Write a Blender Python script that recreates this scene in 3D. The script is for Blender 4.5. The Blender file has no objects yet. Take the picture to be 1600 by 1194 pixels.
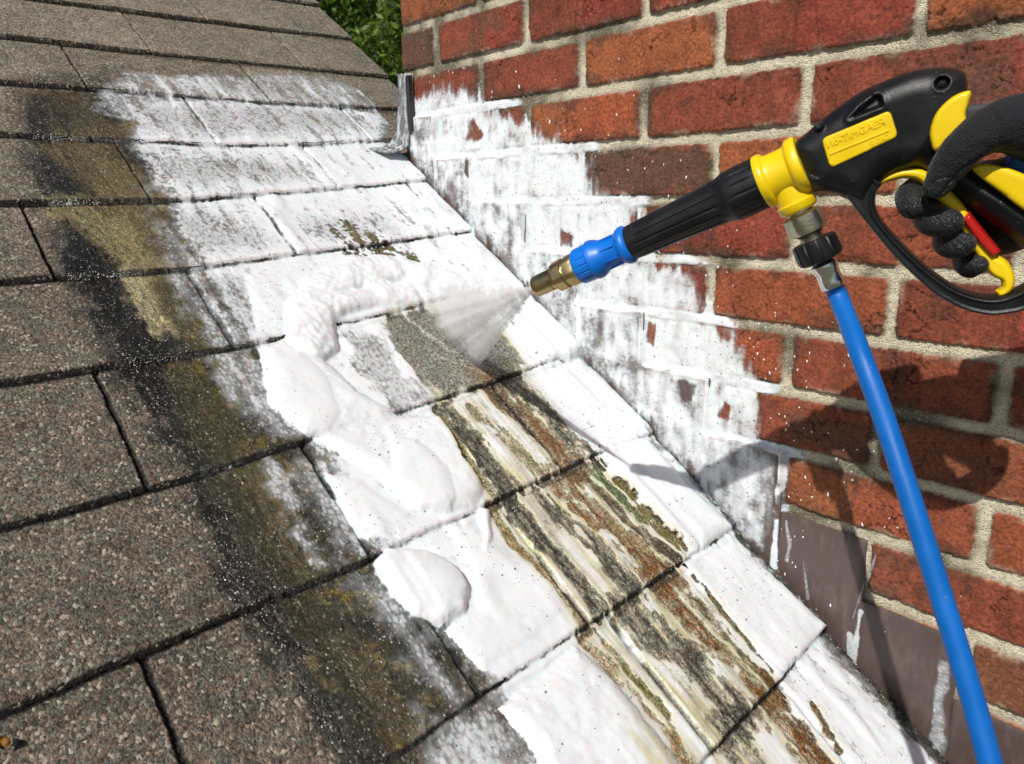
import bpy, bmesh, math, random
import numpy as np
from mathutils import Vector, Matrix, geometry

C = bpy.context.scene.collection
R_ = math.radians
# ------------------------------------------------------------------ camera, world, sun, exposure
F_PX, PW, PH = 1181.3, 1600.0, 1194.0
CAM_R = np.array([[0.6592650, -0.1706358, 0.7322930], [0.7516108, 0.1770525, -0.6354003], [-0.0212323, 0.9692966, 0.2449762]])
CAM_O = np.array([0.0, -0.8306798, 0.1069630])
cam_d = bpy.data.cameras.new('camera')
cam = bpy.data.objects.new('camera', cam_d); C.objects.link(cam)
m4 = Matrix.Identity(4)
for i in range(3):
    for j in range(3): m4[i][j] = CAM_R[i, j]
    m4[i][3] = CAM_O[i]
cam.matrix_world = m4
cam_d.sensor_width = 36.0; cam_d.lens = F_PX / PW * 36.0
cam_d.clip_start = 0.02; cam_d.clip_end = 2000
cam_d.dof.use_dof = True; cam_d.dof.focus_distance = 0.85; cam_d.dof.aperture_fstop = 14
bpy.context.scene.camera = cam

SUN = Vector((0.26, -0.67, 0.69)).normalized()
world = bpy.data.worlds.new('World'); bpy.context.scene.world = world; world.use_nodes = True
wn = world.node_tree.nodes; wn.clear()
sky = wn.new('ShaderNodeTexSky'); sky.sky_type = 'NISHITA'; sky.sun_disc = False
sky.sun_elevation = math.asin(SUN.z); sky.sun_rotation = math.atan2(SUN.x, SUN.y)
bg = wn.new('ShaderNodeBackground'); bg.inputs[1].default_value = 0.062
wo = wn.new('ShaderNodeOutputWorld')
world.node_tree.links.new(sky.outputs[0], bg.inputs[0]); world.node_tree.links.new(bg.outputs[0], wo.inputs[0])
sl = bpy.data.lights.new('sun', 'SUN'); sl.energy = 4.7; sl.angle = R_(0.6); sl.color = (1.0, 0.955, 0.89)
so = bpy.data.objects.new('sun', sl); C.objects.link(so)
so.rotation_euler = SUN.to_track_quat('Z', 'Y').to_euler()
vs = bpy.context.scene.view_settings
vs.view_transform = 'Standard'; vs.look = 'None'; vs.exposure = -0.08; vs.gamma = 1.0
bpy.context.scene.cycles.max_bounces = 8
bpy.context.scene.cycles.transparent_max_bounces = 12

# ------------------------------------------------------------------ measured layout
BED0, CH = 0.4655181, 0.075                 # bed joint k lies at Z = BED0 - CH*k
TH, ZR = 0.5992386, -0.6733739              # roof pitch, height of the roof line at X = 0
E0, EXPO = -1.8440388, 0.1560918            # course line j lies at s = E0 + EXPO*j
cT, sT = math.cos(TH), math.sin(TH)
RN = np.array([sT, 0, cT])
ROOF_M = Matrix(((cT, 0, sT, 0), (0, 1, 0, 0), (-sT, 0, cT, ZR), (0, 0, 0, 1)))

def ray(px, py):
    return CAM_R @ np.array([(px - 800) / F_PX, -(py - 597) / F_PX, -1.0])
def pd(px, py, d):                         # the point at depth d
    return CAM_O + ray(px, py) * d
def wp(px, py):                            # point of the brick face, as (X, Z)
    d = ray(px, py); t = -CAM_O[1] / d[1]
    return (d[0] * t, CAM_O[2] + d[2] * t)
def rp(px, py):                            # point of the roof plane, as (s, Y)
    d = ray(px, py); t = np.dot(np.array([0, 0, ZR]) - CAM_O, RN) / np.dot(d, RN)
    P = CAM_O + d * t - np.array([0, 0, ZR])
    return (P[0] * cT - P[2] * sT, P[1])
def W(*pts): return np.array([wp(*p) for p in pts])
def Q(*pts): return np.array([rp(*p) for p in pts])

# ------------------------------------------------------------------ numpy noise and distances
def perlin(x, y, seed=0):
    rs = np.random.RandomState(seed); perm = rs.permutation(512); ang = rs.rand(512) * 2 * np.pi
    gx, gy = np.cos(ang), np.sin(ang)
    x0 = np.floor(x).astype(np.int64); y0 = np.floor(y).astype(np.int64); fx = x - x0; fy = y - y0
    def g(ix, iy, dx, dy):
        h = perm[(perm[ix & 511] + iy) & 511]
        return gx[h] * dx + gy[h] * dy
    u = fx * fx * fx * (fx * (fx * 6 - 15) + 10); v = fy * fy * fy * (fy * (fy * 6 - 15) + 10)
    a = g(x0, y0, fx, fy); b = g(x0 + 1, y0, fx - 1, fy); c = g(x0, y0 + 1, fx, fy - 1); d = g(x0 + 1, y0 + 1, fx - 1, fy - 1)
    return ((a + (b - a) * u) * (1 - v) + (c + (d - c) * u) * v) * 1.5
def fbm(x, y, f, seed=0, octv=4, gain=0.5, fy=None):
    fy = f if fy is None else fy
    r = np.zeros_like(x); a = 1.0; n = 0
    for i in range(octv):
        r += a * perlin(x * f, y * fy, seed + i * 17); n += a; a *= gain; f *= 2.03; fy *= 2.03
    return r / n
def hash2(i, j, seed=0):
    rs = np.random.RandomState(seed + 999); t = rs.rand(4096)
    return t[(i.astype(np.int64) * 157 + j.astype(np.int64) * 911 + 7919) & 4095]
def ss(a, b, x):
    t = np.clip((x - a) / (b - a), 0, 1); return t * t * (3 - 2 * t)
def sdf(poly, x, y):                       # signed distance to a polygon, negative inside
    d2 = np.full(x.shape, 1e9); ins = np.zeros(x.shape, bool); n = len(poly)
    for i in range(n):
        ax, ay = poly[i]; bx, by = poly[(i + 1) % n]
        ex, ey = bx - ax, by - ay
        t = np.clip(((x - ax) * ex + (y - ay) * ey) / (ex * ex + ey * ey + 1e-12), 0, 1)
        d2 = np.minimum(d2, (x - ax - ex * t) ** 2 + (y - ay - ey * t) ** 2)
        c = (ay > y) != (by > y)
        with np.errstate(divide='ignore', invalid='ignore'):
            ins ^= c & (x < (bx - ax) * (y - ay) / ((by - ay) if by != ay else 1e-9) + ax)
    d = np.sqrt(d2); return np.where(ins, -d, d)
def seg_near(poly, x, y, pad):             # bounding box of a shape, to work on few vertices
    a = poly.min(0) - pad; b = poly.max(0) + pad
    return (x > a[0]) & (x < b[0]) & (y > a[1]) & (y < b[1])
def psdf(poly, x, y, pad=0.08):
    out = np.full(x.shape, pad); m = seg_near(poly, x, y, pad)
    if m.any(): out[m] = sdf(poly, x[m], y[m])
    return out
def pline(pts, x, y, pad=0.1):             # distance to a polyline and the place along it
    pts = np.asarray(pts); out = np.full(x.shape, 9.0); tt = np.zeros(x.shape); m = seg_near(pts, x, y, pad)
    if not m.any(): return out, tt
    X, Y = x[m], y[m]; d = np.full(X.shape, 9.0); T = np.zeros(X.shape); n = len(pts) - 1
    for i in range(n):
        ax, ay = pts[i]; ex, ey = pts[i + 1] - pts[i]
        t = np.clip(((X - ax) * ex + (Y - ay) * ey) / (ex * ex + ey * ey + 1e-12), 0, 1)
        dd = np.hypot(X - ax - ex * t, Y - ay - ey * t); k = dd < d
        d[k] = dd[k]; T[k] = (i + t[k]) / n
    out[m] = d; tt[m] = T
    return out, tt

# ------------------------------------------------------------------ building helpers
def tag(o, label=None, cat=None, group=None, kind=None):
    if label: o['label'] = label
    if cat: o['category'] = cat
    if group: o['group'] = group
    if kind: o['kind'] = kind
    return o
def empty(name, label=None, cat=None, mat=None, group=None):
    o = bpy.data.objects.new(name, None); C.objects.link(o); o.empty_display_size = 0.02
    if mat is not None: o.matrix_world = mat
    return tag(o, label, cat, group)
def link(name, me, mat, parent=None, smooth=True):
    o = bpy.data.objects.new(name, me); C.objects.link(o)
    if mat is not None and not me.materials: me.materials.append(mat)
    if parent is not None: o.parent = parent
    if smooth: me.polygons.foreach_set('use_smooth', np.ones(len(me.polygons), bool))
    return o
def grid_mesh(name, P, keep=None, attrs=None, flip=False):
    """P: (nu, nv, 3) points; keep: (nu-1, nv-1) faces kept; attrs: {name: (nu, nv, 3) colour}"""
    nu, nv = P.shape[:2]; idx = np.arange(nu * nv).reshape(nu, nv)
    q = np.stack([idx[:-1, :-1], idx[1:, :-1], idx[1:, 1:], idx[:-1, 1:]], -1)
    if flip: q = q[..., ::-1]
    q = q.reshape(-1, 4)
    if keep is not None: q = q[keep.reshape(-1)]
    V = P.reshape(-1, 3); used = np.unique(q); remap = np.full(len(V), -1, np.int64); remap[used] = np.arange(len(used))
    V = V[used]; q = remap[q]
    me = bpy.data.meshes.new(name)
    me.vertices.add(len(V)); me.vertices.foreach_set('co', V.astype(np.float32).ravel())
    me.loops.add(q.size); me.loops.foreach_set('vertex_index', q.astype(np.int32).ravel())
    me.polygons.add(len(q)); me.polygons.foreach_set('loop_start', np.arange(0, q.size, 4, dtype=np.int32))
    me.update(calc_edges=True)
    for k, a in (attrs or {}).items():
        A = np.ones((len(used), 4), np.float32); A[:, :3] = a.reshape(-1, 3)[used]
        at = me.color_attributes.new(k, 'FLOAT_COLOR', 'POINT'); at.data.foreach_set('color', A.ravel())
    return me
def cat_rom(pts, n=8, closed=True):
    pts = np.asarray(pts, float); N = len(pts); out = []
    rng = range(N) if closed else range(N - 1)
    for i in rng:
        if closed: p0, p1, p2, p3 = pts[i - 1], pts[i], pts[(i + 1) % N], pts[(i + 2) % N]
        else: p0, p1, p2, p3 = pts[max(i - 1, 0)], pts[i], pts[i + 1], pts[min(i + 2, N - 1)]
        for k in range(n):
            t = k / n
            out.append(0.5 * ((2 * p1) + (-p0 + p2) * t + (2 * p0 - 5 * p1 + 4 * p2 - p3) * t * t + (-p0 + 3 * p1 - 3 * p2 + p3) * t ** 3))
    if not closed: out.append(pts[-1])
    return np.array(out)
def bm_mesh(name, bm):
    me = bpy.data.meshes.new(name); bm.normal_update(); bm.to_mesh(me); bm.free(); return me
def bm_box(bm, c, s, rot=None):
    r = bmesh.ops.create_cube(bm, size=1.0)
    M = Matrix.Translation(c) @ (rot.to_4x4() if rot else Matrix.Identity(4)) @ Matrix.Diagonal((*s, 1))
    bmesh.ops.transform(bm, matrix=M, verts=r['verts']); return r['verts']
def lathe(prof, axis_o, axis_d, seg=48, facets=None, ribs=None):
    """prof: (distance along axis, radius); facets: {i: n} makes ring i an n-gon; ribs(i, angle) scales the radius"""
    d = Vector(axis_d).normalized(); a = d.orthogonal().normalized(); b = d.cross(a)
    bm = bmesh.new(); rings = []
    for i, (u, r) in enumerate(prof):
        ring = []
        for k in range(seg):
            t = 2 * math.pi * k / seg; rr = r
            if facets and i in facets:
                n = facets[i]; w = math.pi / n; tt = (t % (2 * w)) - w
                rr = min(r / math.cos(tt) * math.cos(w) * 1.10, r * 1.01)
            if ribs: rr *= ribs(i, t)
            ring.append(bm.verts.new(Vector(axis_o) + d * u + (a * math.cos(t) + b * math.sin(t)) * rr))
        rings.append(ring)
    for r0, r1 in zip(rings, rings[1:]):
        for k in range(seg): bm.faces.new((r0[k], r0[(k + 1) % seg], r1[(k + 1) % seg], r1[k]))
    bm.faces.new(rings[0][::-1]); bm.faces.new(rings[-1])
    bmesh.ops.recalc_face_normals(bm, faces=bm.faces)
    return bm
def tube(pts, rad, seg=24, sub=6, cap=True):
    P = cat_rom(np.array([list(p) + [r] for p, r in zip(pts, rad)]), sub, closed=False)
    bm = bmesh.new(); rings = []; up = None
    for i in range(len(P)):
        t = Vector(P[min(i + 1, len(P) - 1)][:3] - P[max(i - 1, 0)][:3]).normalized()
        up = t.orthogonal().normalized() if up is None else (up - t * up.dot(t)).normalized()
        b = t.cross(up)
        rings.append([bm.verts.new(Vector(P[i][:3]) + (up * math.cos(2 * math.pi * k / seg) + b * math.sin(2 * math.pi * k / seg)) * P[i][3]) for k in range(seg)])
    for r0, r1 in zip(rings, rings[1:]):
        for k in range(seg): bm.faces.new((r0[k], r0[(k + 1) % seg], r1[(k + 1) % seg], r1[k]))
    if cap: bm.faces.new(rings[0][::-1]); bm.faces.new(rings[-1])
    bmesh.ops.recalc_face_normals(bm, faces=bm.faces)
    return bm
def pillow(poly, H, Rr, step, w0=0.0, hfun=None, back=None, power=2.0):
    """a solid from an outline: thickness H over and under the plane w0, its rim rounded over Rr"""
    poly = np.asarray(poly); x0, y0 = poly.min(0); x1, y1 = poly.max(0)
    # resample the outline
    P = []
    for i in range(len(poly)):
        a, b = poly[i], poly[(i + 1) % len(poly)]; n = max(1, int(round(np.linalg.norm(b - a) / step)))
        for k in range(n): P.append(a + (b - a) * k / n)
    P = np.array(P)
    gx, gy = np.meshgrid(np.arange(x0, x1, step), np.arange(y0, y1, step * 0.866)); gx = gx + (np.arange(gx.shape[0])[:, None] % 2) * step * 0.5
    gx = gx.ravel(); gy = gy.ravel(); d = sdf(poly, gx, gy); k = d < -step * 0.45
    allp = np.vstack([P, np.stack([gx[k], gy[k]], 1)])
    # an extra ring just inside the rim for a round edge
    verts, edges, faces, *_ = geometry.delaunay_2d_cdt([Vector(v) for v in allp], [(i, (i + 1) % len(P)) for i in range(len(P))], [], 1, 1e-7)
    V = np.array([[v[0], v[1]] for v in verts]); D = np.clip(-sdf(poly, V[:, 0], V[:, 1]), 0, None)
    D[D < 1e-6] = 0
    q = np.clip(D / Rr, 0, 1); prof = (1 - (1 - q) ** power) ** (1 / power)
    hf = prof * H if not np.isscalar(H) or True else 0
    if hfun is not None: top = hfun(V[:, 0], V[:, 1], D, hf)
    else: top = hf
    bot = hf if back is None else prof * back
    nV = len(V); bm = bmesh.new()
    rim = D <= 0
    tv = [bm.verts.new((V[i, 0], V[i, 1], w0 + top[i])) for i in range(nV)]
    bv = [tv[i] if rim[i] else bm.verts.new((V[i, 0], V[i, 1], w0 - bot[i])) for i in range(nV)]
    for f in faces:
        try: bm.faces.new([tv[i] for i in f])
        except ValueError: pass
        try: bm.faces.new([bv[i] for i in reversed(f)])
        except ValueError: pass
    bmesh.ops.recalc_face_normals(bm, faces=bm.faces)
    return bm

# ------------------------------------------------------------------ materials
class NT:
    def __init__(s, name):
        s.m = bpy.data.materials.new(name); s.m.use_nodes = True; s.t = s.m.node_tree; s.t.nodes.clear()
        s.out = s.n('ShaderNodeOutputMaterial')
    def n(s, ty, **kw):
        o = s.t.nodes.new(ty)
        for k, v in kw.items():
            if k.startswith('i_'): o.inputs[k[2:].replace('_', ' ')].default_value = v
            else: setattr(o, k, v)
        return o
    def l(s, a, b): s.t.links.new(a, b)
    def set(s, sock, v):
        if hasattr(v, 'is_linked') or isinstance(v, bpy.types.NodeSocket): s.l(v, sock)
        else: sock.default_value = v
    def math(s, op, a, b=0.0, c=None, clamp=False):
        o = s.n('ShaderNodeMath', operation=op, use_clamp=clamp); s.set(o.inputs[0], a); s.set(o.inputs[1], b)
        if c is not None: s.set(o.inputs[2], c)
        return o.outputs[0]
    def mapr(s, v, a, b, c=0.0, d=1.0, smooth=True):
        o = s.n('ShaderNodeMapRange', interpolation_type='SMOOTHSTEP' if smooth else 'LINEAR')
        s.set(o.inputs[0], v)
        for i, q in enumerate((a, b, c, d)): s.set(o.inputs[i + 1], q)
        return o.outputs[0]
    def mix(s, f, a, b, blend='MIX'):
        o = s.n('ShaderNodeMix', data_type='RGBA', blend_type=blend); s.set(o.inputs[0], f)
        s.set(o.inputs[6], a if not isinstance(a, tuple) else (*a, 1)[:4]); s.set(o.inputs[7], b if not isinstance(b, tuple) else (*b, 1)[:4])
        return o.outputs[2]
    def obj(s, scale=(1, 1, 1), rot=(0, 0, 0)):
        tc = s.n('ShaderNodeTexCoord'); mp = s.n('ShaderNodeMapping'); s.l(tc.outputs['Object'], mp.inputs[0])
        mp.inputs['Scale'].default_value = scale; mp.inputs['Rotation'].default_value = rot; return mp.outputs[0]
    def noise(s, vec, scale, detail=4.0, rough=0.55, dist=0.0):
        o = s.n('ShaderNodeTexNoise'); s.l(vec, o.inputs['Vector']); o.inputs['Scale'].default_value = scale
        o.inputs['Detail'].default_value = detail; o.inputs['Roughness'].default_value = rough; o.inputs['Distortion'].default_value = dist
        return o.outputs['Fac']
    def voro(s, vec, scale, feature='F1', rnd=1.0):
        o = s.n('ShaderNodeTexVoronoi', feature=feature); s.l(vec, o.inputs['Vector']); o.inputs['Scale'].default_value = scale
        o.inputs['Randomness'].default_value = rnd; return o
    def attr(s, name):
        o = s.n('ShaderNodeVertexColor', layer_name=name); return o.outputs['Color']
    def sep(s, col):
        o = s.n('ShaderNodeSeparateColor'); s.l(col, o.inputs[0]); return o.outputs
    def bump(s, h, strength, dist, normal=None):
        o = s.n('ShaderNodeBump'); s.set(o.inputs['Height'], h); s.set(o.inputs['Strength'], strength); o.inputs['Distance'].default_value = dist
        if normal is not None: s.l(normal, o.inputs['Normal'])
        return o.outputs[0]
    def bsdf(s, color, rough=0.5, metal=0.0, normal=None, spec=0.5, **kw):
        o = s.n('ShaderNodeBsdfPrincipled')
        s.set(o.inputs['Base Color'], (*color, 1) if isinstance(color, tuple) and len(color) == 3 else color)
        s.set(o.inputs['Roughness'], rough); s.set(o.inputs['Metallic'], metal); s.set(o.inputs['Specular IOR Level'], spec)
        if normal is not None: s.l(normal, o.inputs['Normal'])
        for k, v in kw.items(): s.set(o.inputs[k.replace('_', ' ')], v)
        return o.outputs[0]
    def done(s, sh): s.l(sh, s.out.inputs[0]); return s.m

def mat_simple(name, col, rough=0.5, metal=0.0, bump_s=0.0, bump_scale=400, var=0.15, spec=0.5, scratch=False):
    t = NT(name); v = t.obj()
    n1 = t.noise(v, bump_scale, 3); n2 = t.noise(v, 35, 4)
    c = t.mix(t.mapr(n2, 0.3, 0.7, 0, 1), tuple(x * (1 - var) for x in col), tuple(min(1, x * (1 + var)) for x in col))
    r = t.mapr(n2, 0.3, 0.7, rough * 0.8, rough * 1.2)
    if scratch:                              # scuffs and pale dust specks
        vo = t.voro(v, 260); dust = t.math('LESS_THAN', vo.outputs['Distance'], 0.12)
        dust = t.math('MULTIPLY', dust, t.mapr(t.noise(v, 50, 3), 0.55, 0.75, 0, 0.5))
        c = t.mix(dust, c, (0.45, 0.45, 0.42)); r = t.math('ADD', r, t.math('MULTIPLY', dust, 0.3))
    nb = t.bump(n1, bump_s, 0.0006) if bump_s else None
    return t.done(t.bsdf(c, r, metal, nb, spec))

M = {}
M['black'] = mat_simple('black_plastic', (0.006, 0.0065, 0.008), 0.36, 0, 0.35, 1500, 0.3, 0.4, True)
M['black_rubber'] = mat_simple('black_rubber', (0.008, 0.0085, 0.010), 0.45, 0, 0.35, 900, 0.3, 0.4, True)
M['yellow'] = mat_simple('yellow_plastic', (0.80, 0.56, 0.004), 0.38, 0, 0.08, 900, 0.05)
M['blue'] = mat_simple('blue_plastic', (0.001, 0.145, 0.60), 0.35, 0, 0.08, 900, 0.06)
M['hose'] = mat_simple('blue_hose_rubber', (0.0008, 0.115, 0.44), 0.46, 0, 0.12, 700, 0.08, 0.35, True)
M['red'] = mat_simple('red_plastic', (0.42, 0.012, 0.008), 0.3, 0, 0.0, 900, 0.06)
M['brass'] = mat_simple('brass', (0.50, 0.39, 0.20), 0.34, 1.0, 0.3, 700, 0.22)
M['nickel'] = mat_simple('worn_nickel', (0.52, 0.48, 0.37), 0.36, 1.0, 0.35, 500, 0.25)
M['chrome'] = mat_simple('chrome', (0.68, 0.68, 0.67), 0.2, 1.0, 0.15, 500, 0.1)
M['dark_hole'] = mat_simple('dark_recess', (0.003, 0.003, 0.003), 0.7)
M['sleeve'] = mat_simple('blue_sleeve_cloth', (0.02, 0.14, 0.42), 0.8, 0, 0.6, 900, 0.15)

def mat_glove():
    t = NT('glove_fabric'); v = t.obj(); sp = t.sep(t.attr('Mask'))
    weave = t.voro(v, 750).outputs['Distance']; wr = t.noise(v, 120, 5, 0.6, 0.8)
    palm = sp[0]
    col = t.mix(palm, (0.006, 0.0062, 0.009), (0.010, 0.011, 0.013))
    r = t.mapr(palm, 0, 1, 0.85, 0.44)
    n = t.bump(t.math('ADD', t.math('MULTIPLY', weave, 0.5), wr), 0.9, 0.0016)
    return t.done(t.bsdf(col, r, 0, n, 0.4, Sheen_Weight=0.12, Sheen_Roughness=0.4))
M['glove'] = mat_glove()

def mat_shingle():
    t = NT('asphalt_shingle_granules'); v = t.obj(); base = t.attr('Col'); mk = t.sep(t.attr('Mask'))   # r wet, g growth, b groove
    vs_ = t.obj((0.85, 1.0, 1.0))
    warp = t.n('ShaderNodeTexNoise'); t.l(vs_, warp.inputs['Vector']); warp.inputs['Scale'].default_value = 260; warp.inputs['Detail'].default_value = 2
    wv = t.n('ShaderNodeVectorMath', operation='MULTIPLY_ADD'); t.l(warp.outputs['Color'], wv.inputs[0]); wv.inputs[1].default_value = (0.003, 0.003, 0.0); t.l(vs_, wv.inputs[2])
    g1 = t.voro(wv.outputs[0], 410); g2 = t.voro(wv.outputs[0], 800)
    r1 = t.sep(g1.outputs['Color']); r2 = t.sep(g2.outputs['Color'])
    patch = t.noise(v, 26, 4, 0.6); bright = t.mapr(r1[0], t.mapr(patch, 0.35, 0.65, 0.93, 0.78), 0.985, 0, 1); dark = t.mapr(r2[1], 0.0, 0.6, 0.38, 1.12, False)
    tint = t.mix(t.mapr(r1[1], 0.45, 0.55, 0, 1), (1.10, 0.96, 0.88), (0.88, 1.0, 0.97))
    col = t.mix(1.0, base, tint, 'MULTIPLY')
    gvv = t.mapr(r1[2], 0.0, 1.0, 0.5, 1.55, False); gcc = t.n('ShaderNodeCombineColor'); [t.l(gvv, gcc.inputs[i]) for i in range(3)]
    col = t.mix(t.math('SUBTRACT', 1.0, t.math('MULTIPLY', mk[1], 0.9)), col, t.mix(1.0, col, gcc.outputs[0], 'MULTIPLY'))
    dv = t.n('ShaderNodeCombineColor'); [t.l(dark, dv.inputs[i]) for i in range(3)]
    col = t.mix(1.0, col, dv.outputs[0], 'MULTIPLY')
    bz = t.math('MULTIPLY', bright, t.math('SUBTRACT', 1.0, t.math('MAXIMUM', t.math('MULTIPLY', mk[0], 0.85), t.math('MAXIMUM', mk[1], mk[2]))))
    col = t.mix(t.math('MULTIPLY', bz, 0.85), col, t.mix(r1[2], (0.36, 0.29, 0.21), (0.44, 0.41, 0.35)))
    hgt = t.math('ADD', t.math('MULTIPLY', t.math('SUBTRACT', 1.0, g1.outputs['Distance']), 0.9), t.math('MULTIPLY', r1[0], 0.7))
    hgt = t.math('ADD', hgt, t.math('MULTIPLY', t.math('SUBTRACT', 1.0, g2.outputs['Distance']), 0.4))
    moss = t.noise(v, 330, 5, 0.7, 1.0)
    hgt = t.math('ADD', t.math('MULTIPLY', hgt, t.math('SUBTRACT', 1.0, t.math('MULTIPLY', mk[1], 0.6))), t.math('MULTIPLY', t.math('MULTIPLY', moss, mk[1]), 2.6))
    nb = t.bump(hgt, 0.95, 0.0011)
    gv = t.mapr(t.noise(v, 240, 7, 0.8, 0.8), 0.32, 0.68, 0.05, 2.3, False); gc = t.n('ShaderNodeCombineColor'); [t.l(gv, gc.inputs[i]) for i in range(3)]
    col = t.mix(t.math('MAXIMUM', mk[1], t.math('MULTIPLY', mk[0], 0.5)), col, t.mix(1.0, col, gc.outputs[0], 'MULTIPLY'))
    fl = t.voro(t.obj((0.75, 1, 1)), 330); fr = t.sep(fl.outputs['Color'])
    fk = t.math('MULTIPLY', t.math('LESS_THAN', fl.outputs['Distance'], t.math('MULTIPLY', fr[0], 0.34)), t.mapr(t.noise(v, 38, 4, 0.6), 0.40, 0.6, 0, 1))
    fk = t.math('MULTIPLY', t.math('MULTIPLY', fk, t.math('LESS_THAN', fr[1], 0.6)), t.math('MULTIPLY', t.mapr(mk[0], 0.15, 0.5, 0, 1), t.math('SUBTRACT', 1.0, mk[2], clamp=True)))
    col = t.mix(t.math('MULTIPLY', fk, 0.8), col, (0.62, 0.63, 0.62))  # pale soap flecks, painted on wet shingle in place of glints
    wetn = t.mapr(t.math('ADD', mk[0], t.math('MULTIPLY', t.math('SUBTRACT', t.noise(v, 60, 4), 0.5), 0.9)), 0.35, 0.75, 0, 1)
    wet = t.math('MULTIPLY', wetn, mk[0])
    rough = t.mapr(wet, 0, 1, 0.88, 0.17)
    wr = t.n('ShaderNodeCombineColor'); k = t.mapr(wet, 0, 1, 1.0, 0.72); [t.l(k, wr.inputs[i]) for i in range(3)]
    col = t.mix(1.0, col, wr.outputs[0], 'MULTIPLY')
    return t.done(t.bsdf(col, rough, 0, nb, t.mapr(wet, 0, 1, 0.25, 0.6)))
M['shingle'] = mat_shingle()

def mat_brick():
    t = NT('brick_and_mortar'); v = t.obj(); base = t.attr('Col'); mk = t.sep(t.attr('Mask'))   # r mortar, g dirt, b wet
    n1 = t.noise(v, 240, 5, 0.65, 0.3); n2 = t.noise(v, 900, 3, 0.6); vo = t.voro(v, 700)
    k = t.mapr(n1, 0.3, 0.7, 0.45, 1.45, False); kk = t.n('ShaderNodeCombineColor'); [t.l(k, kk.inputs[i]) for i in range(3)]
    colb = t.mix(1.0, base, kk.outputs[0], 'MULTIPLY')
    big = t.noise(v, 55, 6, 0.7, 0.5); colb = t.mix(t.mapr(big, 0.55, 0.72, 0, 0.75), colb, (0.075, 0.035, 0.025)); colb = t.mix(t.mapr(big, 0.42, 0.3, 0, 0.4), colb, (0.40, 0.14, 0.055))
    sr = t.sep(vo.outputs['Color'])
    colm = t.mix(t.mapr(sr[0], 0.0, 0.35, 0.6, 0.0), base, (0.16, 0.13, 0.10))
    colm = t.mix(t.mapr(sr[1], 0.8, 0.95, 0, 0.5), colm, (0.55, 0.52, 0.44))
    col = t.mix(mk[0], colb, colm)
    pits = t.mapr(t.voro(t.obj((1, 1, 1.3)), 130).outputs['Distance'], 0.10, 0.2, 1, 0)
    pits = t.math('MULTIPLY', pits, t.mapr(t.noise(v, 22, 3), 0.5, 0.65, 0, 1))
    pb = t.math('MULTIPLY', pits, t.math('SUBTRACT', 1.0, mk[0]))
    col = t.mix(t.math('MULTIPLY', pb, 0.7), col, (0.05, 0.028, 0.022))
    h = t.math('ADD', t.math('MULTIPLY', n1, 1.2), t.math('MULTIPLY', n2, 0.5)); h = t.math('SUBTRACT', h, t.math('MULTIPLY', pb, 0.9))
    h = t.math('ADD', h, t.math('MULTIPLY', t.math('MULTIPLY', t.math('SUBTRACT', 1.0, vo.outputs['Distance']), mk[0]), 0.8))
    nb = t.bump(h, 0.75, 0.0026)
    return t.done(t.bsdf(col, t.mapr(mk[2], 0, 1, 0.85, 0.45), 0, nb, 0.3))
M['brick'] = mat_brick()

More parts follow.
